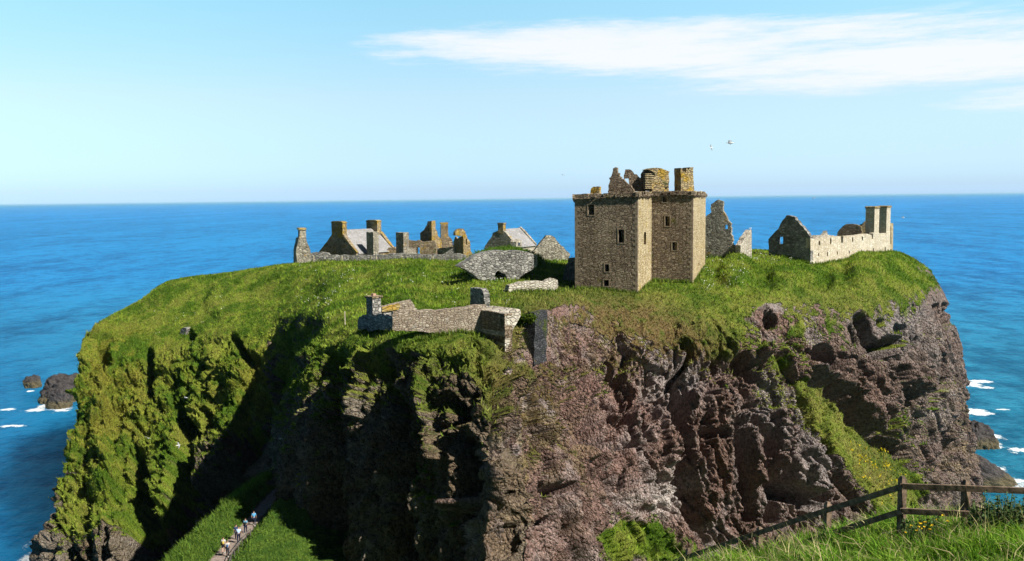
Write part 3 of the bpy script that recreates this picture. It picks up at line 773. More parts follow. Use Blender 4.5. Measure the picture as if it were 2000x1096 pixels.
# ------------------------------------------------------------------ sea
def sea_mat():
    m, t = newmat('sea_water')
    p = pos(t)
    sp = t.new('ShaderNodeSeparateXYZ', ins={0: p})
    dist = t.math('POWER', t.math('ADD', t.math('MULTIPLY', sp.outputs[0], sp.outputs[0]), t.math('MULTIPLY', sp.outputs[1], sp.outputs[1])), 0.5)
    # wave trains run mainly across the view
    w1 = t.noise(t.vmath('MULTIPLY', p, (0.09, 0.075, 0.1)), 1.0, 6, 0.66)
    w2 = t.noise(t.vmath('MULTIPLY', p, (0.3, 0.45, 0.5)), 1.0, 5, 0.7)
    w3 = t.noise(t.vmath('MULTIPLY', p, (0.030, 0.011, 0.1)), 1.0, 6, 0.68)
    sw = t.noise(t.vmath('MULTIPLY', p, (0.0050, 0.0012, 0.1)), 1.0, 6, 0.68)
    near = t.ss(dist, 200, 900)
    c = t.mix(near, (0.011, 0.138, 0.240), (0.007, 0.146, 0.372))
    c = t.mix(t.ss(dist, 900, 6000), c, (0.008, 0.160, 0.43))
    side = t.ss(t.math('DIVIDE', sp.outputs[0], t.math('ADD', dist, 1.0)), -0.3, -0.55)
    c = t.mix(t.math('MULTIPLY', side, t.math('SUBTRACT', 1.0, near)), c, (0.004, 0.10, 0.25))
    k = t.math('ADD', t.math('ADD', t.math('MULTIPLY', w1, 0.7), t.math('MULTIPLY', w2, 0.6)), t.math('ADD', t.math('MULTIPLY', w3, 0.7), t.math('MULTIPLY', sw, 0.5)))
    c = t.mix(1.0, c, t.mix(t.ss(k, 1.04, 1.40), (0.45, 0.6, 0.68), (2.1, 1.5, 1.36)), 'MULTIPLY')  # ripple sparkle and dark troughs put into the water's colour
    # broken white water round the rocks and a few whitecaps
    foam = None
    for (x, y, rx, ry) in FOAM:
        d = t.vmath('MULTIPLY', t.vmath('SUBTRACT', p, (x, y, 0)), (1 / rx, 1 / ry, 0))
        ln = t.new('ShaderNodeVectorMath', operation='LENGTH', ins={0: d}).outputs['Value']
        v = t.math('SUBTRACT', 1.0, ln, clamp=True)
        foam = v if foam is None else t.math('MAXIMUM', foam, v)
    fn = t.noise(t.vmath('MULTIPLY', p, (0.35, 0.28, 1)), 1.0, 7, 0.75)
    fm = t.ss(t.math('ADD', t.math('MULTIPLY', foam, 0.55), fn), 0.78, 0.92)
    fm = t.math('MULTIPLY', fm, t.ss(foam, 0.0, 0.15))
    cap = t.ss(t.noise(t.vmath('MULTIPLY', p, (0.05, 0.17, 1)), 1.0, 5, 0.7), 0.79, 0.84)
    fm = t.math('MAXIMUM', fm, t.math('MULTIPLY', cap, 0.6))
    c = t.mix(fm, c, (0.75, 0.8, 0.82))
    h = t.math('ADD', t.math('MULTIPLY', w1, 1.6), t.math('ADD', t.math('MULTIPLY', w2, 0.5), t.math('MULTIPLY', w3, 3.0)))
    b = t.new('ShaderNodeBump', ins={'Height': h, 'Strength': 0.7, 'Distance': 1.2})
    p_ = finish(t, c, 0.4, b.outputs[0], 0.012)
    p_.inputs['Specular Tint'].default_value = (0.15, 0.55, 1, 1)
    p_.subsurface_method = 'BURLEY'
    p_.inputs['Subsurface Weight'].default_value = 1.0
    p_.inputs['Subsurface Radius'].default_value = (1, 1, 1)
    p_.inputs['Subsurface Scale'].default_value = 70.0
    return m
FOAM = []
for (px, py, rx, ry) in [(75, 800, 9, 6), (120, 800, 6, 8), (1915, 745, 10, 6), (1918, 808, 9, 5), (1925, 872, 10, 5), (1960, 948, 16, 5), (1935, 915, 9, 6), (88, 1050, 5, 10), (70, 1090, 6, 8), (92, 792, 5, 9), (112, 778, 4, 6), (60, 764, 3, 3), (15, 800, 4, 4), (1900, 752, 8, 9), (1925, 757, 5, 4), (1903, 803, 9, 7), (1938, 852, 5, 7), (1940, 865, 4, 4), (1945, 935, 9, 4), (1985, 940, 9, 4), (1995, 880, 9, 5), (20, 832, 8, 3), (1960, 800, 4, 2)]:
    q = Wz(px, py, 0); FOAM.append((q[0], q[1], rx, ry))
sv, sf = [(0, 150, 0)], []
rad = [150, 400, 1200, 4000, 14000, 45000, 160000]
NS = 96
for r_ in rad:
    for i in range(NS):
        a = 2 * math.pi * i / NS; sv.append((r_ * math.cos(a), 150 + r_ * math.sin(a), 0))
for i in range(NS):
    sf.append((0, 1 + i, 1 + (i + 1) % NS))
for k in range(len(rad) - 1):
    for i in range(NS):
        a, b = 1 + k * NS + i, 1 + k * NS + (i + 1) % NS
        sf.append((a, a + NS, b + NS, b))
sea = meshobj('sea', sv, sf, sea_mat())
tag(sea, 'blue rippled sea reaching to the hazy horizon', 'sea', kind='structure')

# ------------------------------------------------------------------ near hillside and the valley with the path
PATH = [np.array(W(*p)) for p in [(395, 1180, 76), (425, 1096, 88.0), (452, 1062, 93.5), (482, 1030, 100), (512, 992, 107), (540, 960, 113), (560, 945, 118)]]
PATH = np.array(PATH)
pre = PATH[0] + (PATH[0] - PATH[1]) * 2.0
PATH = np.vstack([[pre[0] + 6, pre[1] - 10, pre[2] + 6], pre, PATH])
_t = np.linspace(0, len(PATH) - 1.001, 160)
_i = _t.astype(int); _w = (_t - _i)[:, None]
PL = PATH[_i] * (1 - _w) + PATH[np.minimum(_i + 1, len(PATH) - 1)] * _w
for _ in range(6):
    PL[1:-1] = (PL[:-2] + PL[1:-1] * 2 + PL[2:]) / 4
def hill_z(X, Y):
    base = 61.0 - 0.272 * Y - 0.30 * (np.clip(Y, 0, 60) / 17) * np.clip(6.6 - X, -0.6, 60) - 0.012 * np.clip(X - 6, 0, 60) ** 2 * 0
    edge = 17.7 + 0.35 * np.clip(6.0 - X, 0, 8) + 0.1 * np.clip(X - 8, 0, 30)
    over = np.log1p(np.exp(np.clip((Y - edge) * 2.2, -30, 30))) / 2.2
    z = base - 1.35 * over
    return z
def path_frame(X, Y):
    sh = X.shape; X, Y = X.ravel(), Y.ravel()
    best = np.full(X.shape, 1e9); off = np.zeros(X.shape); zz = np.zeros(X.shape)
    for i in range(len(PL) - 1):
        a, b = PL[i], PL[i + 1]; d = b[:2] - a[:2]; L2 = d @ d
        if L2 < 1e-6: continue
        t = np.clip(((X - a[0]) * d[0] + (Y - a[1]) * d[1]) / L2, 0, 1)
        ex, ey = X - a[0] - t * d[0], Y - a[1] - t * d[1]
        dd = np.hypot(ex, ey); m = dd < best
        best[m] = dd[m]
        off[m] = (np.sign(d[0] * ey - d[1] * ex) * dd)[m]
        zz[m] = (a[2] + t * (b[2] - a[2]))[m]
    return off.reshape(sh), zz.reshape(sh)
def bankh(zz, Y):
    return 0.5 + 1.6 * sst(Y, 84, 104)
def valley_z(X, Y):
    off, zz = path_frame(X, Y)
    left = np.clip(off - 1.0, 0, None); right = np.clip(-off - 1.3, 0, None)
    hump = 0.9 * np.exp(-((off - 3.4) / 1.5) ** 2)
    z = zz + hump - 0.10 * np.clip(left, 0, 4.6) - 1.7 * np.clip(left - 4.4, 0, None) + np.minimum(1.5 * np.clip(right - 0.4, 0, None), bankh(zz, Y)) - 0.3 * np.clip(right - 6, 0, None)
    z = np.maximum(z, 8.0 - 0.18 * np.clip(-30 - X, 0, None) - 0.05 * np.clip(X - 20, 0, None))
    return z, off
def land_z(X, Y):
    a = hill_z(X, Y); b, off = valley_z(X, Y)
    k = 1.2
    m = np.maximum(a, b) + k * np.log1p(np.exp(-np.abs(a - b) / k))
    near = sst(np.abs(a - b), 0, 4)
    z = np.where(np.abs(off) < 12, np.maximum(a, b), m)
    return z, off
def axis(parts):
    return np.concatenate([np.arange(a, b, s) for a, b, s in parts])
ax_x = axis([(-110, -52, 2.0), (-52, -16, 0.28), (-16, 0, 0.8), (0, 14, 0.16), (14, 40, 1.0), (40, 112, 3.0)])
ax_y = axis([(-40, 0, 2.0), (0, 6, 0.5), (6, 26, 0.16), (26, 72, 1.0), (72, 124, 0.3), (124, 136, 1.5)])
XX, YY = np.meshgrid(ax_x, ax_y)   # rows: y
ZZ, OFF = land_z(XX, YY)
LP = np.stack([XX, YY, ZZ], -1)
pq = LP.reshape(-1, 3)
OFFf = OFF.reshape(-1)
onpath = (np.abs(OFFf) < 1.3) & (pq[:, 1] > 40)
pq[:, 2] += np.where(onpath, 0.02, 1.0) * (0.45 * fbm(pq / 3.0, 3) + 0.14 * fbm(pq / 0.7 + 9, 3)) * np.where(pq[:, 1] > 40, 1.0, 0.5)
pq[:, 2] -= np.where(onpath, 0.15, 0)
# sea edge: the valley sheet dips under the water far to both sides
pq[:, 2] = np.where(np.abs(pq[:, 0]) > 70, pq[:, 2] - (np.abs(pq[:, 0]) - 70) * 0.6, pq[:, 2])
LP = pq.reshape(LP.shape)
LPs = np.swapaxes(LP, 0, 1)          # U along x
LPs = LPs[:, ::-1]                   # V towards the camera: normals up
pq = LPs.reshape(-1, 3); OFFs = np.swapaxes(OFF, 0, 1)[:, ::-1].reshape(-1)
n1_ = fbm(pq / 2.5, 3); n2_ = fbm(pq / 0.8 + 4, 3)
lc = lerp(C3(0.06, 0.135, 0.018), C3(0.13, 0.22, 0.032), sst(n1_ + 0.6 * n2_, -0.3, 0.4))
pm = sst(np.abs(OFFs), 1.0, 0.8) * (pq[:, 1] > 30)
earth = sst(pq[:, 1], 50, 46) * sst(pq[:, 1], 20, 23)
lc = lerp(lc, C3(0.25, 0.20, 0.17), pm)
hillside = gridmesh('hillside', LPs, MT, {'Col': lc, 'grass': 1 - pm})
tag(hillside, 'near grassy hillside and the green saddle that carries the footpath', 'hillside', kind='structure')
NH = grid_normals(LPs).reshape(-1, 3)
hx, hy, hd_ = project(pq)

def hz(x, y):
    z, _ = land_z(np.array([[float(x)]]), np.array([[float(y)]])); return float(z[0, 0])

# path surface: a beaten strip lying on the saddle
pvs, pfs = [], []
for i in range(len(PL)):
    a = PL[max(0, i - 1)]; b = PL[min(len(PL) - 1, i + 1)]; d = (b - a)[:2]; d /= np.linalg.norm(d); nrm = np.array([-d[1], d[0]])
    for k, s in enumerate((-0.72, 0, 0.72)):
        q = PL[i][:2] + nrm * (s + 0.12 * math.sin(i * 0.7 + k)); pvs.append((q[0], q[1], PL[i][2] - 0.06))
for i in range(len(PL) - 1):
    for k in range(2): pfs.append((3 * i + k, 3 * i + k + 1, 3 * i + k + 4, 3 * i + k + 3)[::-1])
MP = plain('path_gravel', (0.25, 0.20, 0.17), 0.95, 0.1, 0.25, 3.0, 0.03)
path = meshobj('path', pvs, pfs, MP)
tag(path, 'pinkish beaten footpath running down the grassy saddle', 'path', kind='structure')

# meadow grass near the camera and on the saddle
sel = (pq[:, 1] > 6.5) & (pq[:, 1] < 21.5) & (pq[:, 0] > 1.2) & (pq[:, 0] < 12.5) & (hx > 1180) & (hx < 2120) & (hy < 1240)
ids = np.nonzero(sel)[0]
cell_a = tri_area_weights(LPs)
w_ = cell_a[ids]; w_ = w_ / w_.sum()
NF = 95000
pk = rng.choice(ids, NF, p=w_)
Pf = pq[pk] + rng.normal(size=(NF, 3)) * np.array([0.09, 0.09, 0.0])
cl_ = sst(fbm(Pf / 0.55, 3), -0.35, 0.35)
Lf = (0.14 + 0.28 * rng.random(NF)) * (0.5 + 0.9 * cl_)
tone = (0.55 + 0.9 * rng.random(NF))[:, None]
cf = lerp(C3(0.085, 0.20, 0.022), C3(0.24, 0.37, 0.05), sst(fbm(Pf / 1.3 + 20, 3) + 0.5 * rng.normal(size=NF), -0.6, 0.7)) * tone
straw = rng.random(NF) < 0.07 + 0.22 * sst(fbm(Pf / 1.1 + 60, 2), 0.15, 0.5)
cf[straw] = np.array([0.48, 0.42, 0.22]) * (0.7 + 0.5 * rng.random(straw.sum()))[:, None]
Lf[straw] *= 1.45
mg = blade_mesh('meadow_grass', Pf, NH[pk], Lf, 0.008 + 0.012 * rng.random(NF), cf, ML, 0.42, seg2=True)
tag(mg, 'long unmown grass with straw stalks below the wooden fence', 'grass', kind='stuff')
sel = (pq[:, 1] > 3) & (pq[:, 1] < 21) & (pq[:, 0] > 8) & (pq[:, 0] < 30) & (hx > 2050)
ids = np.nonzero(sel)[0]; w_ = cell_a[ids] / cell_a[ids].sum()
pk = rng.choice(ids, 26000, p=w_)
Pf = pq[pk] + rng.normal(size=(26000, 3)) * np.array([0.12, 0.12, 0.0])
cf = lerp(C3(0.085, 0.20, 0.022), C3(0.24, 0.37, 0.05), rng.random(26000))
tag(blade_mesh('verge_grass', Pf, NH[pk], 0.2 + 0.3 * rng.random(26000), 0.012 + 0.016 * rng.random(26000), cf, ML, 0.42, seg2=True), 'rough grass on the near slope past the end of the fence', 'grass', kind='stuff')
sel = (pq[:, 1] > 70) & (pq[:, 1] < 122) & (np.abs(OFFs) > 0.9) & (np.abs(OFFs) < 16) & (hx > 280) & (hx < 620)
ids = np.nonzero(sel)[0]; w_ = cell_a[ids] * np.where(OFFs[ids] > 0, 1.6, 0.8); w_ = w_ / w_.sum()
NP_ = 42000
pk = rng.choice(ids, NP_, p=w_)
Pf = pq[pk] + rng.normal(size=(NP_, 3)) * 0.1
bush = sst(OFFs[pk], 2.0, 3.6) * sst(fbm(Pf / 1.8, 2), -0.4, 0.3)
cf = lerp(C3(0.06, 0.125, 0.02), C3(0.15, 0.22, 0.035), rng.random(NP_)) * (0.7 + 0.6 * rng.random(NP_))[:, None]
sg = blade_mesh('saddle_grass', Pf, NH[pk], (0.2 + 0.4 * rng.random(NP_)) * (0.7 + 1.1 * bush), 0.05 + 0.1 * rng.random(NP_), cf, ML, 0.55)
tag(sg, 'lush grass and low growth along the footpath saddle', 'grass', kind='stuff')

M['surround'] = plain('weathered_surround', (0.225, 0.175, 0.12), 0.9, 0.1, 0.35, 2.0, 0.03)
# ------------------------------------------------------------------ the tower house
def zs(x0, y0, sc):
    return lambda L: [(x0 + sc * a, y0 + sc * b) for a, b in L]

PHI_K = R(20)
KA = W(1245, 569, 136)                      # front corner of the main block
kn, kr = pv(PHI_K); kb = -kn                # kb: straight back into the building
B_ = KA + kb * 11.0
kw = 0
def solve_s(P, direction, px):
    """distance along direction from P at which it projects to column px"""
    lo, hi = 0.0, 40.0
    f = lambda s: project(np.array([P + direction * s]))[0][0] - px
    a = f(lo)
    for _ in range(60):
        mid = (lo + hi) / 2
        if (f(mid) > 0) == (a > 0): lo = mid
        else: hi = mid
    return lo
KW = solve_s(KA + np.array([0, 0, 8]), -kr, 1123)
WW = solve_s(B_ + np.array([0, 0, 8]), kr, 1353)
E_ = B_ + kr * WW
KL = KA - kr * KW
WD = 15.0
plan = [KL, KA, B_, E_, E_ + kb * WD, KL + kb * (11.0 + WD)]
ZT = [W(1123, 381, project(np.array([KL]))[2][0])[2], W(1245, 379, 136)[2]]
ZT = [63.55, 63.75, 63.9, 63.9, 63.8, 63.5]
Z0 = 45.5
keep = empty('tower_house', (KA[0], KA[1], 48.5), 'tall roofless brown stone tower house with small windows on the cliff edge', 'tower')

def inset(poly, d):
    out = []
    n = len(poly)
    for i in range(n):
        p0, p1, p2 = poly[i - 1][:2], poly[i][:2], poly[(i + 1) % n][:2]
        e1 = (p1 - p0) / np.linalg.norm(p1 - p0); e2 = (p2 - p1) / np.linalg.norm(p2 - p1)
        n1 = np.array([-e1[1], e1[0]]); n2 = np.array([-e2[1], e2[0]])   # left of travel = inside (counter-clockwise plan)
        b = n1 + n2; b /= (b @ n1)
        out.append(np.array([*(p1 + b * d), 0.0]))
    return out

def wall_ring(plan, th, z0, tops, holes, names, mats, parent, rough=(0.45, 0.10)):
    """mitred walls round a counter-clockwise plan; holes[i] are (s, z) rectangles on wall i"""
    inn = inset(plan, th)
    n = len(plan)
    for i in range(n):
        A, Bq = plan[i], plan[(i + 1) % n]; Ai, Bi = inn[i], inn[(i + 1) % n]
        L = np.linalg.norm((Bq - A)[:2])
        top = [(L, tops[(i + 1) % n]), (0, tops[i])]
        k = max(2, int(L / rough[0])); edge = [top[0]]
        for j in range(1, k):
            t = j / k
            edge.append((L * (1 - t), top[0][1] * (1 - t) + top[1][1] * t + random.uniform(-1, 1) * rough[1]))
        edge.append(top[1])
        outer = [(0, z0), (L, z0)] + edge
        loops = [outer] + list(holes.get(i, []))
        flat = [p for l in loops for p in l]; K = len(flat)
        tris = tessellate_polygon([[Vector((p[0], p[1], 0)) for p in l] for l in loops])
        vs = []
        for (a, b) in ((A, Bq), (Ai, Bi)):
            for s, z in flat:
                q = a + (b - a) * (s / L); vs.append((q[0], q[1], z))
        fs = []
        for a, b, c in tris:
            cr = (flat[b][0] - flat[a][0]) * (flat[c][1] - flat[a][1]) - (flat[b][1] - flat[a][1]) * (flat[c][0] - flat[a][0])
            if cr < 0: b, c = c, b
            fs.append((a, b, c)); fs.append((a + K, c + K, b + K))
        for j in range(2, len(outer) - 1):
            fs.append((j + 1, j, j + K, j + 1 + K))
        o = len(outer)
        for l in loops[1:]:
            for j in range(len(l)):
                a, b = o + j, o + (j + 1) % len(l)
                fs.append((a, b, b + K, a + K))
            o += len(l)
        meshobj(names[i], vs, fs, mats[i], parent)

def hole_on(A, phi, x0, y0, x1, y1):
    a = on_plane(A, phi, x0, y1); b = on_plane(A, phi, x1, y0)
    return [(a[0], a[1]), (b[0], a[1]), (b[0], b[1]), (a[0], b[1])]

def shift(h, ds): return [(s + ds, z) for s, z in h]
# windows read off the photograph on each wall's own plane
zk = zs(1090, 310, 310 / 1213)
front_w = [(228, 352, 276, 430), (461, 542, 506, 642), (357, 808, 390, 862), (349, 928, 388, 974)]
wing_w = [(818, 441, 855, 515), (872, 638, 910, 700), (800, 290, 834, 332)]
side_w = [(656, 560, 673, 660)]
H = {0: [], 1: [], 2: [], 3: []}
def conv(l, A, phi, ds):
    out = []
    for x0, y0, x1, y1 in l:
        (a, b), (c, d) = zk([(x0, y0), (x1, y1)])
        out.append(shift(hole_on(A, phi, a, b, c, d), ds))
    return out
H[0] = conv(front_w, KA, PHI_K, KW)
H[1] = conv(side_w, KA, PHI_K - R(90), 0.0)
H[2] = conv(wing_w, B_, PHI_K, 0.0)
H[3] = conv([(1072, 795, 1080, 822)], E_, PHI_K - R(90), 0.0)
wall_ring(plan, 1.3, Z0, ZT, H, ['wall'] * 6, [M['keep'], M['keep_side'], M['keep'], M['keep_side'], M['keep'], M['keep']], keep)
# dressed stone surrounds of the windows, standing a little proud
def surround(A, phi, ds, h, parent, w=0.16, proud=0.05, mat=None):
    n, r = pv(phi)
    (s0, z0), (s1, _), (_, z1), _ = h
    s0 -= ds; s1 -= ds
    mb = MB()
    for a, b, c, d in ((s0 - w, z0 - w, s1 + w, z0), (s0 - w, z1, s1 + w, z1 + w), (s0 - w, z0, s0, z1), (s1, z0, s1 + w, z1)):
        vs = []
        for t in (proud, -0.25):
            for s, z in ((a, b), (c, b), (c, d), (a, d)):
                q = A + r * s + n * t; vs.append((q[0], q[1], z))
        mb.add(vs, [(0, 1, 2, 3), (0, 4, 5, 1), (1, 5, 6, 2), (2, 6, 7, 3), (3, 7, 4, 0)])
    mb.build('window_surround', mat or M['surround'], parent)
for h in H[0]: surround(KA, PHI_K, KW, h, keep)
for h in H[2]: surround(B_, PHI_K, 0, h, keep)
# added slab across the roofless top, blocking sky light so the rooms stay dark
inn = inset(plan, 1.31)
meshobj('roof', [(p[0], p[1], z) for z in (62.0, 62.4) for p in inn], [(5, 4, 3, 2, 1, 0), (6, 7, 8, 9, 10, 11)] + [(i, (i + 1) % 6, 6 + (i + 1) % 6, 6 + i) for i in range(6)], M['keep'], keep)
# overhanging parapet course on corbels
def parapet(i):
    A, Bq = plan[i], plan[(i + 1) % 6]
    out = inset(plan, -0.42)
    return out
po = inset(plan, -0.30); pi_ = inset(plan, -0.004)
mbp = MB()
for i in (0, 1, 2, 3, 5):
    j = (i + 1) % 6
    L = np.linalg.norm((plan[j] - plan[i])[:2]); k = int(L / 0.55)
    prev = None
    for q in range(k):
        t0, t1 = q / k, (q + 1) / k
        zt = (ZT[i] * (1 - t0) + ZT[j] * t0) - 0.15 + random.choice([0.0, 0.12, -0.15, 0.2, -0.4, -0.55, -0.05])
        zb = (ZT[i] * (1 - t0) + ZT[j] * t0) - 0.62 + random.uniform(-0.12, 0.12)
        a, b = po[i] + (po[j] - po[i]) * t0, po[i] + (po[j] - po[i]) * t1
        c, d = pi_[i] + (pi_[j] - pi_[i]) * t0, pi_[i] + (pi_[j] - pi_[i]) * t1
        mbp.add([(a[0], a[1], zb), (b[0], b[1], zb), (d[0], d[1], zb), (c[0], c[1], zb), (a[0], a[1], zt), (b[0], b[1], zt), (d[0], d[1], zt), (c[0], c[1], zt)],
                [(3, 2, 1, 0), (4, 5, 6, 7), (0, 1, 5, 4), (1, 2, 6, 5), (2, 3, 7, 6), (3, 0, 4, 7)])
        if q % 2 == 0:
            e, g_ = a * 0.45 + c * 0.55, (a * 0.5 + b * 0.5) * 0.45 + (c * 0.5 + d * 0.5) * 0.55
            m0, m1 = c, c * 0.5 + d * 0.5
            mbp.add([(e[0], e[1], zb - 0.45), (g_[0], g_[1], zb - 0.45), (m1[0], m1[1], zb - 0.45), (m0[0], m0[1], zb - 0.45), (a[0], a[1], zb - 0.002), ((a[0] + b[0]) / 2, (a[1] + b[1]) / 2, zb - 0.002), (m1[0], m1[1], zb - 0.002), (m0[0], m0[1], zb - 0.002)],
                    [(3, 2, 1, 0), (0, 1, 5, 4), (1, 2, 6, 5), (3, 0, 4, 7)])
mbp.build('parapet', M['keep'], keep)
# broken masonry standing above the wall head
zt_ = zs(1160, 310, 0.12)
def up(px, py, D): return W(px, py, D)
GA = W(1215, 378, 143)
panel('gable', GA, PHI_K, zt_([(225, 590), (235, 460), (250, 400), (262, 355), (245, 315), (272, 300), (300, 230), (310, 160), (350, 138), (378, 150), (384, 240), (412, 232), (405, 280), (440, 300), (448, 340), (480, 330), (520, 385), (545, 410), (600, 440), (640, 500), (660, 590)]), thick=0.9, mat=M['keep'], parent=keep, rough=(0.3, 0.09))
GB = W(1232, 378, 148)
panel('broken_wall', GB, PHI_K - R(12), zt_([(470, 600), (488, 320), (495, 250), (510, 175), (600, 180), (640, 215), (655, 250), (700, 255), (735, 300), (770, 320), (800, 420), (800, 600)]), [zt_([(500, 440), (500, 325), (562, 320), (575, 440)])], thick=0.9, mat=M['keep'], parent=keep, rough=(0.3, 0.08))
# caphouse: ruined stair turret with a barrel-vaulted back and a flight of steps showing in its open side
GC = W(1283, 376, 146)
cap = panel('caphouse', GC, PHI_K - R(30), zt_([(940, 590), (945, 420), (1000, 260), (985, 235), (960, 215), (880, 175), (960, 150), (1060, 152), (1130, 172), (1235, 210), (1215, 250), (1222, 300), (1222, 590)]), [zt_([(1152, 492), (1160, 465), (1200, 465), (1200, 492)])], thick=3.2, mat=M['lichen'], parent=keep, rough=(0.35, 0.06))
panel('caphouse_wall', W(1262, 376, 147.2), PHI_K - R(30), zt_([(780, 590), (785, 250), (815, 205), (890, 172), (985, 232), (1000, 260), (1000, 590)]), thick=0.8, mat=M['keep'], parent=keep, rough=(0.35, 0.06))
for k in range(9):
    y = 240 + k * 29; xr = 992 - k * 7; xl = 838
    (a, y0), (b, y1) = zt_([(xl, y), (xr, y + 15)])
    panel('step', W(1262, 376, 145.9 - 0.12 * k), PHI_K - R(30), rect(a, y1, b, y0), thick=1.1, mat=M['keep_side'], parent=keep, rough=None)
# tall chimney on the wing
ch = empty('x', (0, 0, 0), None, None); bpy.data.objects.remove(ch)
CA = W(1330.5, 372, 147.0)
panel('chimney', CA, PHI_K - R(40), zt_([(1418, 600), (1415, 150), (1440, 165), (1440, 215), (1470, 200), (1500, 235), (1505, 150), (1550, 175), (1560, 140), (1620, 138), (1612, 260), (1625, 420), (1636, 530), (1636, 600)]), thick=2.1, mat=M['lichen'], parent=keep, rough=(0.4, 0.05))
panel('stone_stub', W(1155, 378, 142), PHI_K, zt_([(-60, 570), (-50, 490), (-10, 455), (92, 455), (90, 500), (100, 570)]), thick=1.0, mat=M['lichen'], parent=keep, rough=(0.3, 0.07))
# low ruined wall in the tower's shade on its far side
dw = panel('low_ruined_wall', W(1112, 540, 150), R(50), zs(880, 400, 260 / 1295)([(1060, 790), (1095, 690), (1110, 600), (1140, 560), (1150, 515), (1215, 520), (1225, 800)]), thick=1.0, mat=M['grey'], rough=(0.4, 0.1))
tag(dw, 'low dark ruined wall in shade against the left side of the tower house', 'wall')

# ------------------------------------------------------------------ ruins to the right of the tower
z4 = zs(1360, 370, 0.21)
rg = empty('ruined_range', tuple(W(1400, 497, 165)), 'dark jagged gable with window gap close behind the tower\'s right side', 'ruin')
panel('gable', W(1400, 497, 165), R(24), z4([(20, 640), (40, 300), (82, 262), (140, 210), (132, 178), (136, 140), (170, 118), (205, 95), (222, 104), (250, 112), (250, 205), (275, 240), (292, 290), (325, 318), (318, 345), (325, 385), (322, 420), (336, 432), (340, 515), (380, 530), (412, 560), (412, 640)]), [z4([(262, 370), (262, 332), (292, 330), (292, 370)])], thick=1.1, mat=M['greyl'], parent=rg, rough=(0.4, 0.12))
panel('wall', W(1457, 497, 163.5), R(-52), z4([(411, 640), (412, 520), (440, 475), (445, 450), (470, 430), (488, 400), (500, 382), (515, 375), (516, 640)]), thick=1.0, mat=M['pale'], parent=rg, rough=(0.4, 0.06))
panel('wall_end', W(1460, 480, 169.0), R(30), z4([(425, 620), (440, 450), (455, 390), (500, 382), (500, 620)]), thick=0.8, mat=M['grey'], parent=rg, rough=(0.4, 0.08))

PHI_W = R(46)
WA = W(1582.5, 512, 165)
wl = empty('cliff_edge_range', tuple(W(1600, 512, 166)), 'long pale harled roofless range with slit windows and twin chimneys', 'ruin')
zW = z4
panel('gable', WA, PHI_W, zW([(671, 660), (671, 462), (700, 430), (740, 385), (762, 368), (782, 320), (800, 290), (828, 262), (840, 240), (880, 246), (918, 260), (925, 285), (950, 300), (965, 330), (990, 345), (1005, 370), (1030, 395), (1045, 425), (1062, 440), (1062, 760), (800, 740)]), [zW([(756, 508), (756, 442), (806, 442), (806, 508)])], thick=1.0, mat=M['grey'], parent=wl, rough=(0.45, 0.08))
slots = [(1138, 480, 1153, 520), (1243, 455, 1257, 508), (1448, 446, 1460, 487), (1538, 440, 1552, 474),
         (1132, 594, 1142, 620), (1214, 582, 1224, 622), (1306, 578, 1316, 606), (1418, 570, 1428, 598), (1533, 560, 1542, 588), (1642, 546, 1652, 586), (1752, 538, 1762, 584)]
long_out = [(1062.5, 800), (1062.5, 452), (1100, 462), (1130, 470), (1140, 455), (1200, 448), (1240, 440), (1300, 440), (1344, 434), (1346, 497), (1364, 497), (1368, 436), (1440, 428), (1500, 425), (1545, 416), (1590, 412), (1630, 425), (1634, 460), (1644, 460), (1645, 410), (1655, 395), (1700, 400), (1705, 412), (1764, 406), (1770, 340), (1803, 330), (1803, 640), (1700, 700), (1400, 740), (1130, 790)]
panel('wall', WA, PHI_W - R(90), zW(long_out), [zW([(a, d), (a, b), (c, b), (c, d)]) for a, b, c, d in slots], thick=0.9, mat=M['harl'], parent=wl, rough=(0.6, 0.05))
# twin chimneys
for (xl, xm, xr, yt, yb) in ((1612, 1652, 1700, 176, 420), (1727, 1764, 1805, 170, 415)):
    A_ = on_plane(WA, PHI_W - R(90), *zW([(xm, yb)])[0]); n_, r_ = pv(PHI_W - R(90))
    P_ = np.array([*(WA + r_ * A_[0])[:2], A_[1]]) + n_ * 0.03
    s1 = on_plane(P_, PHI_W - R(90), *zW([(xr, 300)])[0])[0]
    ztop = on_plane(P_, PHI_W - R(90), *zW([(xm, yt)])[0])[1]
    th = 1.9
    lo = [(0.0, A_[1] - 0.5), (s1, A_[1] - 0.5), (s1, ztop), (0.0, ztop)]
    c_ = panel('chimney', P_, PHI_W - R(90), lo, thick=th, mat=M['harl'], parent=wl, rough=None, px=False)
    lo = [(-0.14, ztop + 0.003), (s1 + 0.14, ztop + 0.003), (s1 + 0.14, ztop + 0.28), (s1 - 0.15, ztop + 0.42), (0.15, ztop + 0.42), (-0.14, ztop + 0.28)]
    cc_ = panel('chimney_cap', P_ + n_ * 0.14, PHI_W - R(90), lo, thick=th + 0.28, mat=M['lichen'], parent=c_, rough=None, px=False)
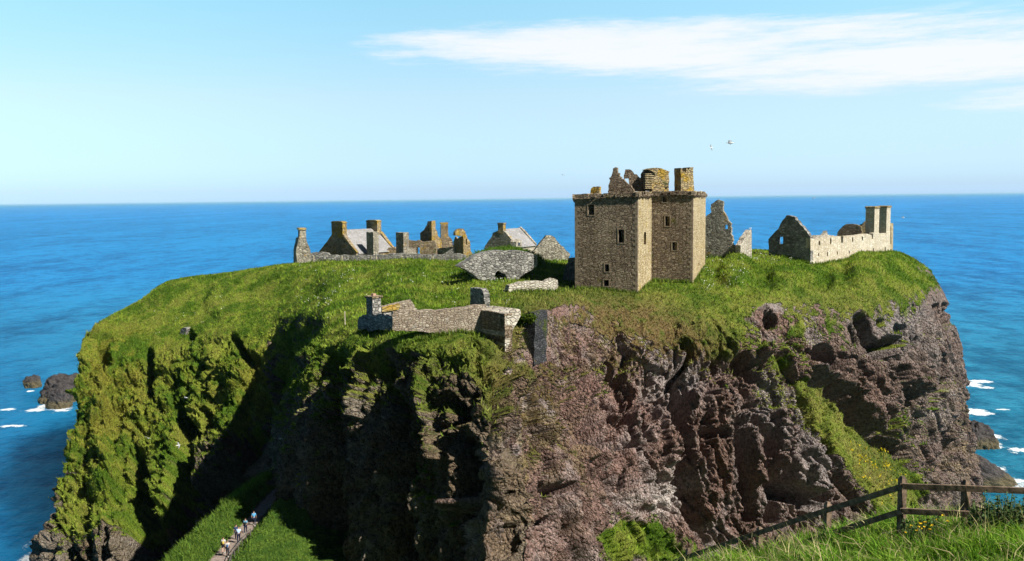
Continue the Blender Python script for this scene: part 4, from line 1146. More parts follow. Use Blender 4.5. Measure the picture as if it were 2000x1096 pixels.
# inner cross walls, tumbled and mossy
panel('cross_wall', W(1655, 470, 184), R(30), zW([(1290, 520), (1310, 420), (1325, 380), (1360, 345), (1395, 322), (1450, 320), (1500, 330), (1530, 345), (1540, 390), (1545, 520)]), thick=1.2, mat=M['brown'], parent=wl, rough=(0.4, 0.1))
panel('end_gable', W(1690, 460, 192), R(20), zW([(1490, 470), (1500, 335), (1545, 320), (1580, 290), (1600, 250), (1640, 232), (1700, 218), (1735, 240), (1770, 300), (1775, 470)]), thick=1.0, mat=M['lichen'], parent=wl, rough=(0.4, 0.1))
panel('end_wall', W(1743, 470, 191), R(-38), zW([(1800, 640), (1800, 330), (1812, 312), (1832, 315), (1828, 640)]), [zW([(1806, 510), (1806, 345), (1813, 345), (1813, 510)])], thick=0.8, mat=M['keep_side'], parent=wl, rough=(0.6, 0.04))
panel('back_wall', W(1640, 470, 186), R(-44), zW([(1070, 560), (1075, 440), (1120, 425), (1180, 430), (1205, 405), (1216, 385), (1222, 420), (1260, 428), (1300, 436), (1400, 440), (1405, 560)]), thick=0.8, mat=M['pale'], parent=wl, rough=(0.4, 0.08))

# ------------------------------------------------------------------ far ruins on the left
z1 = zs(560, 400, 400 / 1993)
cg = empty('chimney_gable', tuple(W(590, 515, 196)), 'narrow pale gable with a lichened chimney at the seaward end of the long wall', 'ruin')
panel('gable', W(592, 515, 196), R(-25), z1([(110, 620), (92, 470), (96, 420), (112, 350), (118, 322), (190, 322), (205, 380), (226, 425), (234, 470), (234, 620)]), thick=3.0, mat=M['greyl'], parent=cg, rough=(0.4, 0.06))
panel('side_wall', W(582, 515, 198), R(40), z1([(68, 620), (66, 480), (78, 430), (96, 395), (115, 350), (150, 480), (150, 620)]), thick=0.9, mat=M['brown'], parent=cg, rough=(0.4, 0.06))
k_ = panel('chimney', W(590, 455, 196.2), R(-25), z1([(125, 335), (125, 244), (188, 244), (188, 335)]), thick=1.6, mat=M['greyl'], parent=cg, rough=None)
panel('chimney_cap', W(590, 446, 195.9), R(-25), z1([(117, 243.5), (117, 230), (130, 224), (182, 224), (192, 230), (192, 243.5)]), thick=2.2, mat=M['cope'], parent=k_, rough=None)

def gabled_house(name, label, A, phi, gable_px, mat, length, ridge_px, roof_px, thick=0.9, tr=None):
    pass
# large roofed house: gable towards the viewer's left, slated slope towards the right
PH_H = R(38)
HA = W(660, 500, 200)
hs = empty('slated_house', tuple(W(675, 512, 202)), 'large slate-roofed stone house with a chimney on each gable, behind the long wall', 'house')
gp = z1([(325, 560), (325, 462), (345, 430), (400, 345), (440, 285), (490, 258), (545, 285), (610, 375), (675, 470), (676, 560)])
gl = [on_plane(HA, PH_H, *p) for p in gp]
hn, hr = pv(PH_H); hb = -hn
LH = 11.5
panel('gable', HA, PH_H, gp, thick=0.9, mat=M['brown'], parent=hs, rough=(0.35, 0.05))
panel('gable', HA + hb * LH, PH_H, [(s, z) for s, z in gl], thick=0.9, mat=M['lichen'], parent=hs, rough=(0.35, 0.05), px=False)
sl, sr = gl[1], gl[8]; apx = gl[5]
def slab(P, a, b, L0, L1, th, over=0.0):
    """roof slab from (s,z) a (eave) to b (ridge), running L0..L1 back"""
    d = np.array([b[0] - a[0], b[1] - a[1]]); d /= np.linalg.norm(d); nn = np.array([-d[1], d[0]])
    if nn[1] < 0: nn = -nn
    a = np.array(a) - d * over
    vs = []
    for k in (0.0, th):
        for q in (a, np.array(b)):
            for L in (L0, L1):
                p = P + hr_ * (q[0] + nn[0] * k) + hb_ * L; vs.append((p[0], p[1], q[1] + nn[1] * k))
    return vs, [(0, 1, 3, 2), (4, 6, 7, 5), (0, 4, 5, 1), (1, 5, 7, 3), (3, 7, 6, 2), (2, 6, 4, 0)]
hr_, hb_ = hr, hb
rf = MB()
v, f = slab(HA, (sr[0], sr[1] - 0.1), (apx[0], apx[1] + 0.15), 0.55, LH + 0.3, 0.16, 0.35); rf.add(v, f)
v, f = slab(HA, (sl[0], sl[1] - 0.1), (apx[0] - 0.01, apx[1] + 0.15), 0.55, LH + 0.3, 0.16, 0.35); rf.add(v, f)
roof = rf.build('roof', M['slate'], hs)
cp = MB()
for a in (sl, sr):
    for L0 in (-0.04, LH + 0.1):
        cp = MB(); v, f = slab(HA, (a[0], a[1]), (apx[0], apx[1] + 0.1), L0, L0 + 0.58, 0.34, 0.1); cp.add(v, f)
        cp.build('gable_coping', M['lichen'], hs)
for L0, x0, x1, yt, yb in ((0.0, 440, 542, 180, 300), (LH - 0.9, None, None, None, None)):
    if x0 is not None:
        a = on_plane(HA, PH_H, *z1([(x0, yb)])[0]); b = on_plane(HA, PH_H, *z1([(x1, yt)])[0]); ht = b[1]; wd = (a[0], b[0])
    lo = [(wd[0], apx[1] - 1.4), (wd[1], apx[1] - 1.4), (wd[1], ht), (wd[0], ht)]
    c_ = panel('chimney', HA + hb * L0 + hn * 0.05, PH_H, lo, thick=1.3, mat=M['lichen'], parent=hs, rough=None, px=False)
    lo = [(wd[0] - 0.1, ht + 0.004), (wd[1] + 0.1, ht + 0.004), (wd[1] + 0.1, ht + 0.22), (wd[1] - 0.5, ht + 0.45), (wd[0] + 0.5, ht + 0.45), (wd[0] - 0.1, ht + 0.22)]
    panel('chimney_cap', HA + hb * L0 + hn * 0.12, PH_H, lo, thick=1.44, mat=M['cope'], parent=c_, rough=None, px=False)
# long eaves wall under the slated slope
ew = HA + hr * (sr[0] - 0.02)
panel('side_wall', ew + hb * 0.902, PH_H - R(90), [(0, sr[1] - 6), (LH - 0.9, sr[1] - 6), (LH - 0.9, sr[1] - 0.12), (0, sr[1] - 0.12)], thick=0.8, mat=M['lichen'], parent=hs, rough=None, px=False)
# rooflight, a dark panel on the slates
dorm = W(700, 489, 199.3)
panel('rooflight', dorm, PH_H - R(60), z1([(690, 462), (700, 432), (725, 436), (728, 462)]), thick=0.5, mat=M['concrete'], parent=hs, rough=None)

def stack(name, label, px0, pxm, px1, yt, yb, D, phi, mat, mat2, depth, capm=None, rough_top=True):
    o = empty(name, tuple(W(pxm, yb, D)), label, 'chimney')
    A = W(px0, yb, D)
    sR = on_plane(A, phi, pxm, yb)[0]; zt0 = on_plane(A, phi, px0, yt)[1]; zb = on_plane(A, phi, px0, yb)[1]
    lo = [(0, zb - 2.0), (sR, zb - 2.0), (sR, zt0)] + [(sR * t, zt0 + random.uniform(-0.15, 0.15)) for t in (0.75, 0.5, 0.25)] + [(0, zt0)]
    panel('chimney_shaft', A, phi, lo, thick=depth, mat=mat, parent=o, rough=None, px=False)
    if capm is not None:
        n_, r_ = pv(phi)
        lo = [(-0.1, zt0 + 0.2), (sR + 0.1, zt0 + 0.2), (sR + 0.1, zt0 + 0.45), (sR / 2, zt0 + 0.6), (-0.1, zt0 + 0.45)]
        panel('chimney_cap', A + n_ * 0.1, phi, lo, thick=depth + 0.2, mat=capm, parent=o, rough=None, px=False)
    return o
def P1(x, y): return z1([(x, y)])[0]
stack('free_chimney', 'tall dark chimney stack rising in front of the slate roof', P1(780, 0)[0], P1(846, 0)[0], 0, P1(0, 268)[1], P1(0, 500)[1], 197.5, R(40), M['greyl'], None, 1.6)
stack('free_chimney', 'lone grey chimney stack with ragged flat top, halfway along the long wall', P1(1066, 0)[0], P1(1138, 0)[0], 0, P1(0, 268)[1], P1(0, 480)[1], 198, R(34), M['greyl'], None, 1.9)

lw = empty('long_ruined_wall', tuple(W(740, 520, 196)), 'long low grey wall with pale upright quoins along the crest of the grass', 'wall')
panel('wall', W(740, 510, 196), R(4), z1([(150, 640), (180, 500), (240, 468), (300, 462), (340, 460), (400, 470), (420, 488), (530, 490), (620, 492), (700, 486), (780, 490), (860, 486), (960, 484), (1040, 474), (1110, 470), (1160, 482), (1250, 476), (1330, 486), (1420, 480), (1520, 486), (1600, 480), (1680, 474), (1742, 490), (1742, 640)]), thick=1.0, mat=M['grey'], parent=lw, rough=(0.5, 0.1))
for x in (263, 538, 826, 872, 1117, 1424):
    a, b = P1(x - 5, 0)[0], P1(x + 5, 0)[0]
    panel('quoin', W(740, 510, 195.93), R(4), [(a, P1(0, 600)[1]), (a, P1(0, 496)[1]), (b, P1(0, 498)[1]), (b, P1(0, 600)[1])], thick=0.6, mat=M['dressed'], parent=lw, rough=None)

rn = empty('ruined_building', tuple(W(815, 505, 203)), 'broken brown walls with a doorway between the lone chimney and the twin gables', 'ruin')
panel('wall', W(810, 495, 203), R(8), z1([(980, 540), (985, 420), (1050, 410), (1065, 440), (1150, 440), (1152, 345), (1180, 340), (1240, 352), (1290, 346), (1310, 360), (1440, 350), (1455, 400), (1458, 540)]), [z1([(1268, 482), (1268, 420), (1284, 412), (1294, 424), (1294, 482)])], thick=1.0, mat=M['brown'], parent=rn, rough=(0.4, 0.09))
panel('front_wall', W(805, 500, 200.5), R(-6), z1([(1155, 540), (1158, 425), (1200, 418), (1255, 430), (1258, 540)]), thick=0.8, mat=M['pale'], parent=rn, rough=(0.4, 0.07))
panel('low_wall', W(870, 500, 204), R(10), z1([(1440, 540), (1450, 430), (1520, 418), (1600, 412), (1640, 420), (1645, 540)]), thick=1.0, mat=M['grey'], parent=rn, rough=(0.4, 0.09))

ga = empty('stepped_gable_ruin', tuple(W(838, 490, 208)), 'dark broken gable stepping up to a lichened chimney top', 'ruin')
panel('gable', W(838, 490, 208), R(30), z1([(1296, 520), (1297, 290), (1302, 270), (1330, 250), (1350, 215), (1362, 200), (1372, 160), (1412, 158), (1416, 250), (1440, 330), (1445, 520)]), thick=1.1, mat=M['brown'], parent=ga, rough=(0.35, 0.1))
panel('side_wall', W(850, 490, 207), R(-48), z1([(1412, 520), (1410, 160), (1446, 154), (1450, 240), (1462, 250), (1470, 300), (1500, 330), (1510, 380), (1510, 520)]), thick=0.9, mat=M['lichen'], parent=ga, rough=(0.35, 0.08))
st = empty('chimney_wall', tuple(W(868, 490, 209)), 'reddish flat-topped chimney with a sloping lichened shoulder beside the stepped gable', 'ruin')
panel('chimney', W(868, 480, 209), R(-10), z1([(1500, 520), (1502, 188), (1569, 188), (1572, 296), (1612, 346), (1620, 400), (1622, 520)]), thick=1.4, mat=M['brown'], parent=st, rough=(0.4, 0.04))
panel('chimney_cap', W(868, 436, 208.9), R(-10), z1([(1497, 187), (1497, 174), (1572, 172), (1573, 187)]), thick=1.6, mat=M['cope'], parent=st, rough=None)
gb2 = empty('orange_gable_ruin', tuple(W(905, 495, 202)), 'orange lichened gable with a tall slit window above the end of the long wall', 'ruin')
panel('gable', W(905, 495, 202), R(-30), z1([(1722, 520), (1720, 310), (1640, 300), (1638, 270), (1660, 242), (1690, 232), (1722, 236), (1742, 275), (1760, 330), (1785, 360), (1790, 450), (1808, 475), (1808, 520)]), [z1([(1742, 384), (1742, 330), (1754, 332), (1754, 386)])], thick=0.9, mat=M['lichen'], parent=gb2, rough=(0.35, 0.07))
panel('side_wall', W(895, 495, 203.5), R(30), z1([(1618, 520), (1622, 360), (1640, 310), (1652, 335), (1690, 312), (1724, 305), (1726, 520)]), thick=0.8, mat=M['brown'], parent=gb2, rough=(0.35, 0.07))

# small roofed house, arched rubble wall, lone gable
z2 = zs(880, 400, 260 / 1295)
PH_S = R(30)
SA = W(975, 480, 192)
sh = empty('small_slated_house', tuple(W(985, 486, 193)), 'small slate-roofed house with one chimney and a dormer behind the grassy mound', 'house')
gp = z2([(332, 480), (332, 405), (400, 310), (410, 270), (440, 262), (487, 232), (530, 265), (590, 335), (642, 408), (642, 480)])
gl = [on_plane(SA, PH_S, *p) for p in gp]
hn, hr_ = pv(PH_S); hb_ = -hn
panel('gable', SA, PH_S, gp, thick=0.8, mat=M['greyl'], parent=sh, rough=(0.35, 0.06))
sl, sr, apx = gl[1], gl[8], gl[5]; LS = 8.2
panel('gable', SA + hb_ * LS, PH_S, gl, thick=0.8, mat=M['greyl'], parent=sh, rough=(0.35, 0.05), px=False)
rf = MB()
for a in (sr, sl):
    v, f = slab(SA, (a[0], a[1] - 0.1), (apx[0] + (0.01 if a is sr else 0), apx[1] - 0.25), 0.5, LS + 0.2, 0.15, 0.3); rf.add(v, f)
rf.build('roof', M['slate'], sh)
cp = MB(); v, f = slab(SA, sr, (apx[0], apx[1] - 0.1), LS - 0.02, LS + 0.5, 0.32, 0.1); cp.add(v, f); cp.build('gable_coping', M['pale'], sh)
panel('side_wall', SA + hr_ * (sr[0] - 0.02) + hb_ * 0.802, PH_S - R(90), [(0, sr[1] - 4), (LS - 0.8, sr[1] - 4), (LS - 0.8, sr[1] - 0.1), (0, sr[1] - 0.1)], thick=0.7, mat=M['pale'], parent=sh, rough=None, px=False)
a = on_plane(SA, PH_S, *z2([(462, 260)])[0]); b = on_plane(SA, PH_S, *z2([(512, 190)])[0])
c_ = panel('chimney', SA + hn * 0.04, PH_S, [(a[0], apx[1] - 1.2), (b[0], apx[1] - 1.2), (b[0], b[1]), (a[0], b[1])], thick=1.1, mat=M['lichen'], parent=sh, rough=None, px=False)
panel('chimney_cap', SA + hn * 0.14, PH_S, [(a[0] - 0.1, b[1] + 0.003), (b[0] + 0.1, b[1] + 0.003), (b[0] + 0.1, b[1] + 0.3), (a[0] - 0.1, b[1] + 0.3)], thick=1.3, mat=M['brown'], parent=c_, rough=None, px=False)
da = W(1015, 478, 190.2)
dm = panel('dormer', da, PH_S - R(90), z2([(640, 408), (641, 362), (668, 332), (694, 362), (694, 408)]), thick=1.6, mat=M['pale'], parent=sh, rough=None)
panel('dormer_window', da + pv(PH_S - R(90))[0] * 0.03, PH_S - R(90), z2([(655, 400), (655, 368), (680, 368), (680, 400)]), thick=0.1, mat=M['concrete'], parent=dm, rough=None)

lg = panel('lone_gable', W(1075, 495, 176), R(-12), z2([(790, 600), (802, 458), (838, 420), (880, 362), (915, 325), (930, 302), (965, 296), (1012, 315), (1030, 345), (1060, 380), (1100, 410), (1130, 450), (1162, 478), (1150, 520), (1130, 620)]), thick=1.0, mat=M['greyl'], rough=(0.4, 0.09))
tag(lg, 'freestanding grey gable with lichened top immediately left of the tower house', 'ruin')

# rubble wall with a broken hole, holding up the mound
rb = panel('rubble_wall', W(965, 545, 141), R(-20), z2([(84, 602), (140, 565), (200, 530), (265, 490), (330, 466), (420, 452), (500, 446), (560, 452), (620, 448), (700, 450), (770, 466), (845, 500), (846, 580), (800, 625), (720, 672), (660, 730), (610, 800), (330, 800), (300, 740), (240, 690), (180, 650)]), [z2([(410, 792), (440, 740), (432, 690), (440, 655), (470, 640), (500, 665), (530, 668), (545, 700), (552, 775), (520, 780), (490, 745), (482, 790)])], thick=2.5, mat=M['grey'], rough=(0.5, 0.14))
tag(rb, 'broad rounded grey rubble retaining wall with a dark broken hole at its foot', 'wall')
pw_ = panel('pale_wall', W(1040, 565, 130), R(-25), z2([(560, 830), (575, 786), (640, 772), (700, 752), (800, 745), (880, 742), (925, 752), (948, 735), (1000, 716), (1040, 730), (1047, 800), (1000, 860), (900, 900), (780, 930), (640, 900)]), thick=1.2, mat=M['pale'], rough=(0.5, 0.08))
tag(pw_, 'bright pale low wall below the rubble wall, stepping up towards the tower', 'wall')
sb = panel('wall_stub', W(930, 590, 112), R(62), z2([(190, 1010), (193, 806), (240, 812), (290, 812), (312, 840), (325, 880), (328, 1010)]), thick=0.8, mat=M['grey'], rough=(0.4, 0.08))
tag(sb, 'dark shaded wall stub with grass on its top above the lodge wall', 'wall')

# ------------------------------------------------------------------ lodge on the spur
z5 = zs(680, 540, 0.2)
ld = empty('cliff_lodge', tuple(W(860, 640, 98)), 'ruined lodge of pale masonry on the spur, with chimney and square end tower', 'ruin')
LA = W(900, 636, 93)
panel('wall', LA, R(-12), z5([(430, 520), (430, 380), (440, 352), (560, 340), (600, 332), (690, 340), (760, 332), (850, 340), (1000, 325), (1060, 312), (1150, 305), (1230, 285), (1350, 283), (1352, 545), (1200, 560), (700, 540)]), thick=1.1, mat=M['lodge'], parent=ld, rough=(0.4, 0.10))
panel('back_gable', W(790, 618, 104), R(-14), z5([(245, 430), (250, 365), (262, 318), (300, 300), (400, 280), (500, 256), (598, 236), (612, 228), (640, 270), (660, 310), (690, 340), (690, 430)]), [z5([(490, 310), (492, 298), (506, 298), (506, 312)]), z5([(548, 300), (550, 290), (562, 290), (562, 302)])], thick=1.0, mat=M['lodge'], parent=ld, rough=(0.4, 0.06))
panel('lichen_slope', W(770, 612, 103.4), R(-14), z5([(330, 345), (335, 300), (420, 280), (500, 262), (508, 290), (490, 325)]), thick=0.5, mat=M['cope'], parent=ld, rough=(0.4, 0.06))
panel('side_wall', W(730, 628, 101.5), R(52), z5([(92, 520), (92, 430), (105, 395), (180, 368), (250, 372), (320, 364), (420, 380), (440, 420), (440, 520)]), thick=1.0, mat=M['grey'], parent=ld, rough=(0.4, 0.10))
ca_ = W(z5([(180, 365)])[0][0], z5([(180, 365)])[0][1], 102.5)
sR = on_plane(ca_, R(40), *z5([(240, 365)])[0])[0]; ztp = on_plane(ca_, R(40), *z5([(180, 208)])[0])[1]
c_ = panel('chimney', ca_, R(40), [(0, ca_[2] - 2), (sR, ca_[2] - 2), (sR, ztp), (0, ztp)], thick=1.3, mat=M['grey'], parent=ld, rough=None, px=False)
panel('chimney_cap', ca_ + pv(R(40))[0] * 0.14, R(40), [(-0.14, ztp + 0.003), (sR + 0.14, ztp + 0.003), (sR + 0.14, ztp + 0.2), (-0.14, ztp + 0.2)], thick=1.58, mat=M['brown'], parent=c_, rough=None, px=False)
cpt = MB(); q = ca_ + pv(R(40))[1] * sR / 2 - pv(R(40))[0] * 0.65
cpt.box((q[0], q[1], ztp + 0.21), 0.5, 0.5, 0.26, R(-40), 0.3); cpt.build('chimney_pot', plain('terracotta', (0.30, 0.19, 0.13), 0.85), c_)
# end tower: shade and damp of the left face put into darker stone, narrow lit face, broad broken top
PT = R(50)
TA = W(986, 650, 90.5)
tn, tr_ = pv(PT)
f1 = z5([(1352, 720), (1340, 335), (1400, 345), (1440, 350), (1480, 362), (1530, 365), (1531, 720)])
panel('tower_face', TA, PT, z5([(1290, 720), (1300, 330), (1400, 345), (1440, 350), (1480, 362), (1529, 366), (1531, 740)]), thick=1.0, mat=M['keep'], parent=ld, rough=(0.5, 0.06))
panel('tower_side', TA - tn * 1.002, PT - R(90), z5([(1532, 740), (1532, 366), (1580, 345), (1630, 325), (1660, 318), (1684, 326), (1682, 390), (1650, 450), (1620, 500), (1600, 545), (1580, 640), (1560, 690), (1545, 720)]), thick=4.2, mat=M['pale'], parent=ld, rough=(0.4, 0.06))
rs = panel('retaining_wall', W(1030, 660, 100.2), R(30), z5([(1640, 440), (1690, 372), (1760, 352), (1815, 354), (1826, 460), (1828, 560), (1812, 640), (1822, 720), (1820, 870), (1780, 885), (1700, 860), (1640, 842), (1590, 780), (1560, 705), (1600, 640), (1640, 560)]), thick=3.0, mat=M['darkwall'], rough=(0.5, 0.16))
tag(rs, 'dark grey retaining wall patched with plants, right of the lodge tower', 'wall')
mk = panel('cave_masonry', W(357, 660, 178.4), R(30), [(350, 672), (352, 645), (358, 640), (364, 642), (362, 655), (365, 668), (360, 676)], thick=1.5, mat=M['grey'], rough=(0.4, 0.12))
tag(mk, 'fragment of broken grey masonry beside the dark hole in the grassy cliff', 'wall')
sp = MB(); q = W(674, 628, 112); sp.box((q[0], q[1], q[2] - 0.4), 0.1, 0.1, 1.7); 
tag(sp.build('marker_post', M['dressed']), 'thin pale upright post on the grass at the edge of the shaded spur', 'post')

# grassy mound held by the rubble wall
mc = W(985, 500, 147); md = np.array([mc[0], mc[1], mc[2] - 1.6])
th = np.linspace(0, 2 * np.pi, 72); rr = np.linspace(1.0, 0.0, 26)
mS = np.stack([np.stack([md[0] + 7.2 * r_ * np.cos(th), md[1] + 2.2 + 5.6 * r_ * np.sin(th), np.full_like(th, md[2]) + 3.1 * np.sqrt(max(0, 1 - r_ * r_)) - 0.5], -1) for r_ in rr], 1)
mP = mS.reshape(-1, 3); mP[:, 2] += 0.35 * fbm(mP / 1.6, 3)
mN = grid_normals(mS); mN *= np.sign(mN[..., 2:3] + 1e-6); mN = mN.reshape(-1, 3)
mcol = lerp(C3(0.06, 0.125, 0.016), C3(0.12, 0.20, 0.03), sst(fbm(mP / 1.2, 3), -0.3, 0.3))
tag(gridmesh('mound', mS, MT, {'Col': mcol, 'grass': np.ones(len(mP))}), 'grassy mound behind the rounded rubble wall', 'mound', kind='structure')
pk2 = rng.choice(len(mP), 3500)
mg2 = blade_mesh('mound_grass', mP[pk2] + rng.normal(size=(3500, 3)) * 0.15, mN[pk2], 0.2 + 0.4 * rng.random(3500), 0.1 + 0.1 * rng.random(3500), mcol[pk2] * (0.7 + 0.7 * rng.random(3500))[:, None], ML, 0.45)
tag(mg2, 'grass on the mound above the rounded rubble wall', 'grass', kind='stuff')
# plants hanging on the dark retaining wall
for k, (px, py, rx, ry, lab) in enumerate([(1010, 690, 13, 17, 'lowest green plant clump hanging on the dark retaining wall'), (1012, 642, 9, 16, 'olive plant clump at the left edge of the dark retaining wall'), (1034, 622, 11, 6, 'small plant clump under the top edge of the dark retaining wall')]):
    n_ = 900
    qs = []
    nR, rR = pv(R(30)); AR = W(1030, 660, 100.2)
    for _ in range(n_):
        s_, z_ = on_plane(AR, R(30), px + random.gauss(0, rx * 0.5), py + random.gauss(0, ry * 0.5))
        q_ = AR + rR * s_ + nR * random.uniform(0.02, 0.3); qs.append((q_[0], q_[1], z_))
    qs = np.array(qs)
    o = blade_mesh('wall_plant', qs, np.tile(np.array([[0.2, -0.8, 0.3]]), (n_, 1)), 0.2 + 0.3 * rng.random(n_), 0.10 + 0.12 * rng.random(n_), lerp(C3(0.07, 0.13, 0.02), C3(0.15, 0.2, 0.03), rng.random(n_)), ML, 0.9)
    tag(o, lab, 'plant', 'plants on the retaining wall')

# corner stones of the tower house
for ci, (pt, d1, d2) in enumerate(((KA, -kr, kb), (E_, -kr, kb), (KL, kr, kb))):
    qb = MB(); z = 47.0; k = 0
    while z < 62.6:
        h_ = random.uniform(0.32, 0.5); la, lb = (0.85, 0.45) if k % 2 else (0.45, 0.85)
        la *= random.uniform(0.8, 1.15); lb *= random.uniform(0.8, 1.15)
        o_ = -(d1 + d2) * 0.028
        a = pt + o_; vs = []
        for zz_ in (z + 0.015, z + h_ - 0.015):
            for q in (a, a + d1 * la, a + d1 * la + d2 * 0.4, a + d1 * 0.4 + d2 * 0.4, a + d1 * 0.4 + d2 * lb, a + d2 * lb): vs.append((q[0], q[1], zz_))
        qb.add(vs, [(5, 4, 3, 2, 1, 0), (6, 7, 8, 9, 10, 11)] + [(i, (i + 1) % 6, 6 + (i + 1) % 6, 6 + i) for i in range(6)])
        z += h_; k += 1
    qb.build('quoins', M['surround'] if ci != 1 else M['surround'], keep)
# weeds and tall grass at the wall feet
def fringe(A, phi, x0, x1, n, side=0.25):
    nn_, rr_ = pv(phi); out = []
    s0 = on_plane(A, phi, x0, 500)[0]; s1 = on_plane(A, phi, x1, 500)[0]
    for _ in range(n):
        q = A + rr_ * random.uniform(s0, s1) + nn_ * abs(random.gauss(0, side))
        out.append((q[0], q[1], ground_z(q[0], q[1], 3) - 0.1))
    return out
fr = []
for a in ((KA, PHI_K, 1123, 1245, 500), (KA, PHI_K - R(90), 1246, 1270, 150), (B_, PHI_K, 1275, 1352, 380), (E_, PHI_K - R(90), 1353, 1376, 200), (WA, PHI_W - R(90), 1583, 1740, 800), (WA, PHI_W, 1503, 1582, 420), (LA, R(-12), 770, 950, 700), (W(740, 510, 196), R(4), 600, 905, 500), (W(1040, 565, 130), R(-25), 1000, 1088, 300), (W(1400, 497, 165), R(24), 1378, 1445, 240)):
    fr += fringe(*a)
fr = np.array(fr); nf_ = len(fr)
fo = blade_mesh('wall_foot_grass', fr, np.tile(np.array([[0, -0.3, 0.9]]), (nf_, 1)), 0.35 + 0.6 * rng.random(nf_), 0.1 + 0.14 * rng.random(nf_), lerp(C3(0.06, 0.12, 0.015), C3(0.19, 0.24, 0.05), rng.random(nf_)), ML, 0.4)
tag(fo, 'tall grass and weeds growing along the foot of the ruined walls', 'grass', kind='stuff')

# ------------------------------------------------------------------ wooden fence on the near slope
fence = empty('wooden_fence', tuple(W(1763, 1015, 15.5)), 'dark weathered two-rail wooden fence running down the near grass slope', 'fence')
def post(px, ytop, D, w=0.105):
    P = W(px, ytop, D); zb = hz(P[0], P[1]) - 0.5
    mb = MB(); rot = 0.25
    mb.box((P[0], P[1], zb), w, w, P[2] - 0.055 - zb, rot)
    mb.box((P[0], P[1], P[2] - 0.0549), w, w, 0.055, rot, taper=0.55)
    o = mb.build('post', M['wood'], fence)
    return P
FP = [(1345, 1071, 20.0), (1484, 1029, 18.5), (1617, 980, 17.0), (1763, 930, 15.5), (1887, 937, 15.0), (2012, 942, 14.6)]
for p in FP: post(*p)
UR = [(1205, 1140, 21.6), (1345, 1087, 19.92), (1484, 1040, 18.42), (1617, 996, 16.92), (1763, 950, 15.42), (1887, 954, 14.92), (2012, 959, 14.52), (2140, 964, 14.2)]
LR = [(1205, 1186, 21.6), (1345, 1136, 19.92), (1484, 1090, 18.42), (1617, 1044, 16.92), (1763, 998, 15.42), (1887, 1004, 14.92), (2012, 1012, 14.52), (2140, 1018, 14.2)]
for rail in (UR, LR):
    for a, b in zip(rail[:-1], rail[1:]):
        A_, B2 = W(*a), W(*b); d = (B2 - A_); d = d / np.linalg.norm(d)
        mb = MB(); mb.bar(A_ - d * 0.001, B2 - d * 0.006, 0.045, 0.10); mb.build('rail', M['wood'], fence)

# ------------------------------------------------------------------ plants by the fence
def quads_leaf(P, d, L, w, mb, nrm=None):
    d = Vector(d).normalized(); s = d.cross(Vector((random.gauss(0, 1), random.gauss(0, 1), random.gauss(0, 1)))).normalized()
    P = Vector(P); m = P + d * L * 0.45 + Vector((0, 0, 0.1 * L))
    mb.add([P, m + s * w / 2, P + d * L - Vector((0, 0, 0.15 * L)), m - s * w / 2], [(0, 1, 2), (0, 2, 3)])
ML2 = plain('nettle_leaf', (0.045, 0.085, 0.025), 0.7, 0.2, 0.45, 12.0)
MST = plain('plant_stem', (0.10, 0.13, 0.04), 0.8)
MYF = plain('yellow_petal', (0.75, 0.52, 0.02), 0.7)
def nettle(px, py, D, n, spread, h, label):
    q = W(px, py, D); zg = hz(q[0], q[1])
    o = empty('nettle_clump', (q[0], q[1], zg), label, 'plant', 'nettle clumps at the fence')
    st, lf = MB(), MB()
    for i in range(n):
        x, y = q[0] + max(-1.4, min(1.4, random.gauss(0, 1))) * spread, q[1] + max(-1.2, min(1.2, random.gauss(0, 1))) * spread * 0.6
        hh = h * random.uniform(0.55, 1.1); tx, ty = random.gauss(0, 0.12), random.gauss(0, 0.12)
        z = hz(x, y) - 0.03; pts = [Vector((x + tx * t, y + ty * t, z + hh * t)) for t in (0, 0.5, 1)]
        for a, b in zip(pts[:-1], pts[1:]): st.bar(a, b, 0.008, 0.008, up=(0, 1, 0))
        for k in range(22):
            t = random.uniform(0.1, 1.0); P = pts[0].lerp(pts[2], t); a = random.uniform(0, 6.28); ln = 0.10 * (1.25 - 0.7 * t)
            quads_leaf(P, (math.cos(a), math.sin(a), random.uniform(-0.3, 0.5)), ln, ln * 0.5, lf)
    st.build('stems', MST, o); lf.build('leaves', ML2, o)
nettle(1962, 1030, 14.2, 80, 0.26, 0.78, 'dark leafy nettle clump against the right end of the fence')
nettle(1908, 1034, 14.6, 26, 0.12, 0.6, 'smaller nettle clump beside the second fence post from the right edge')
nettle(1795, 1030, 15.0, 40, 0.22, 0.46, 'low dark leafy clump under the lower rail beside the corner post')
q = W(1808, 1048, 14.3)
yo = empty('ragwort', (q[0], q[1], hz(q[0], q[1])), 'small yellow flowered plant in the grass below the fence', 'plant')
st = MB()
for i in range(16):
    x, y = q[0] + random.gauss(0, 0.14), q[1] + random.gauss(0, 0.10); z = hz(x, y)
    h_ = random.uniform(0.36, 0.52); st.bar((x, y, z), (x + 0.02, y, z + h_), 0.006, 0.006, up=(0, 1, 0))
    fl = MB()
    for k in range(7): quads_leaf((x + 0.02, y, z + h_), (random.gauss(0, 1), random.gauss(0, 1), 0.6), 0.03, 0.022, fl)
    fl.build('flower_head', MYF, yo)
st.build('stems', MST, yo)

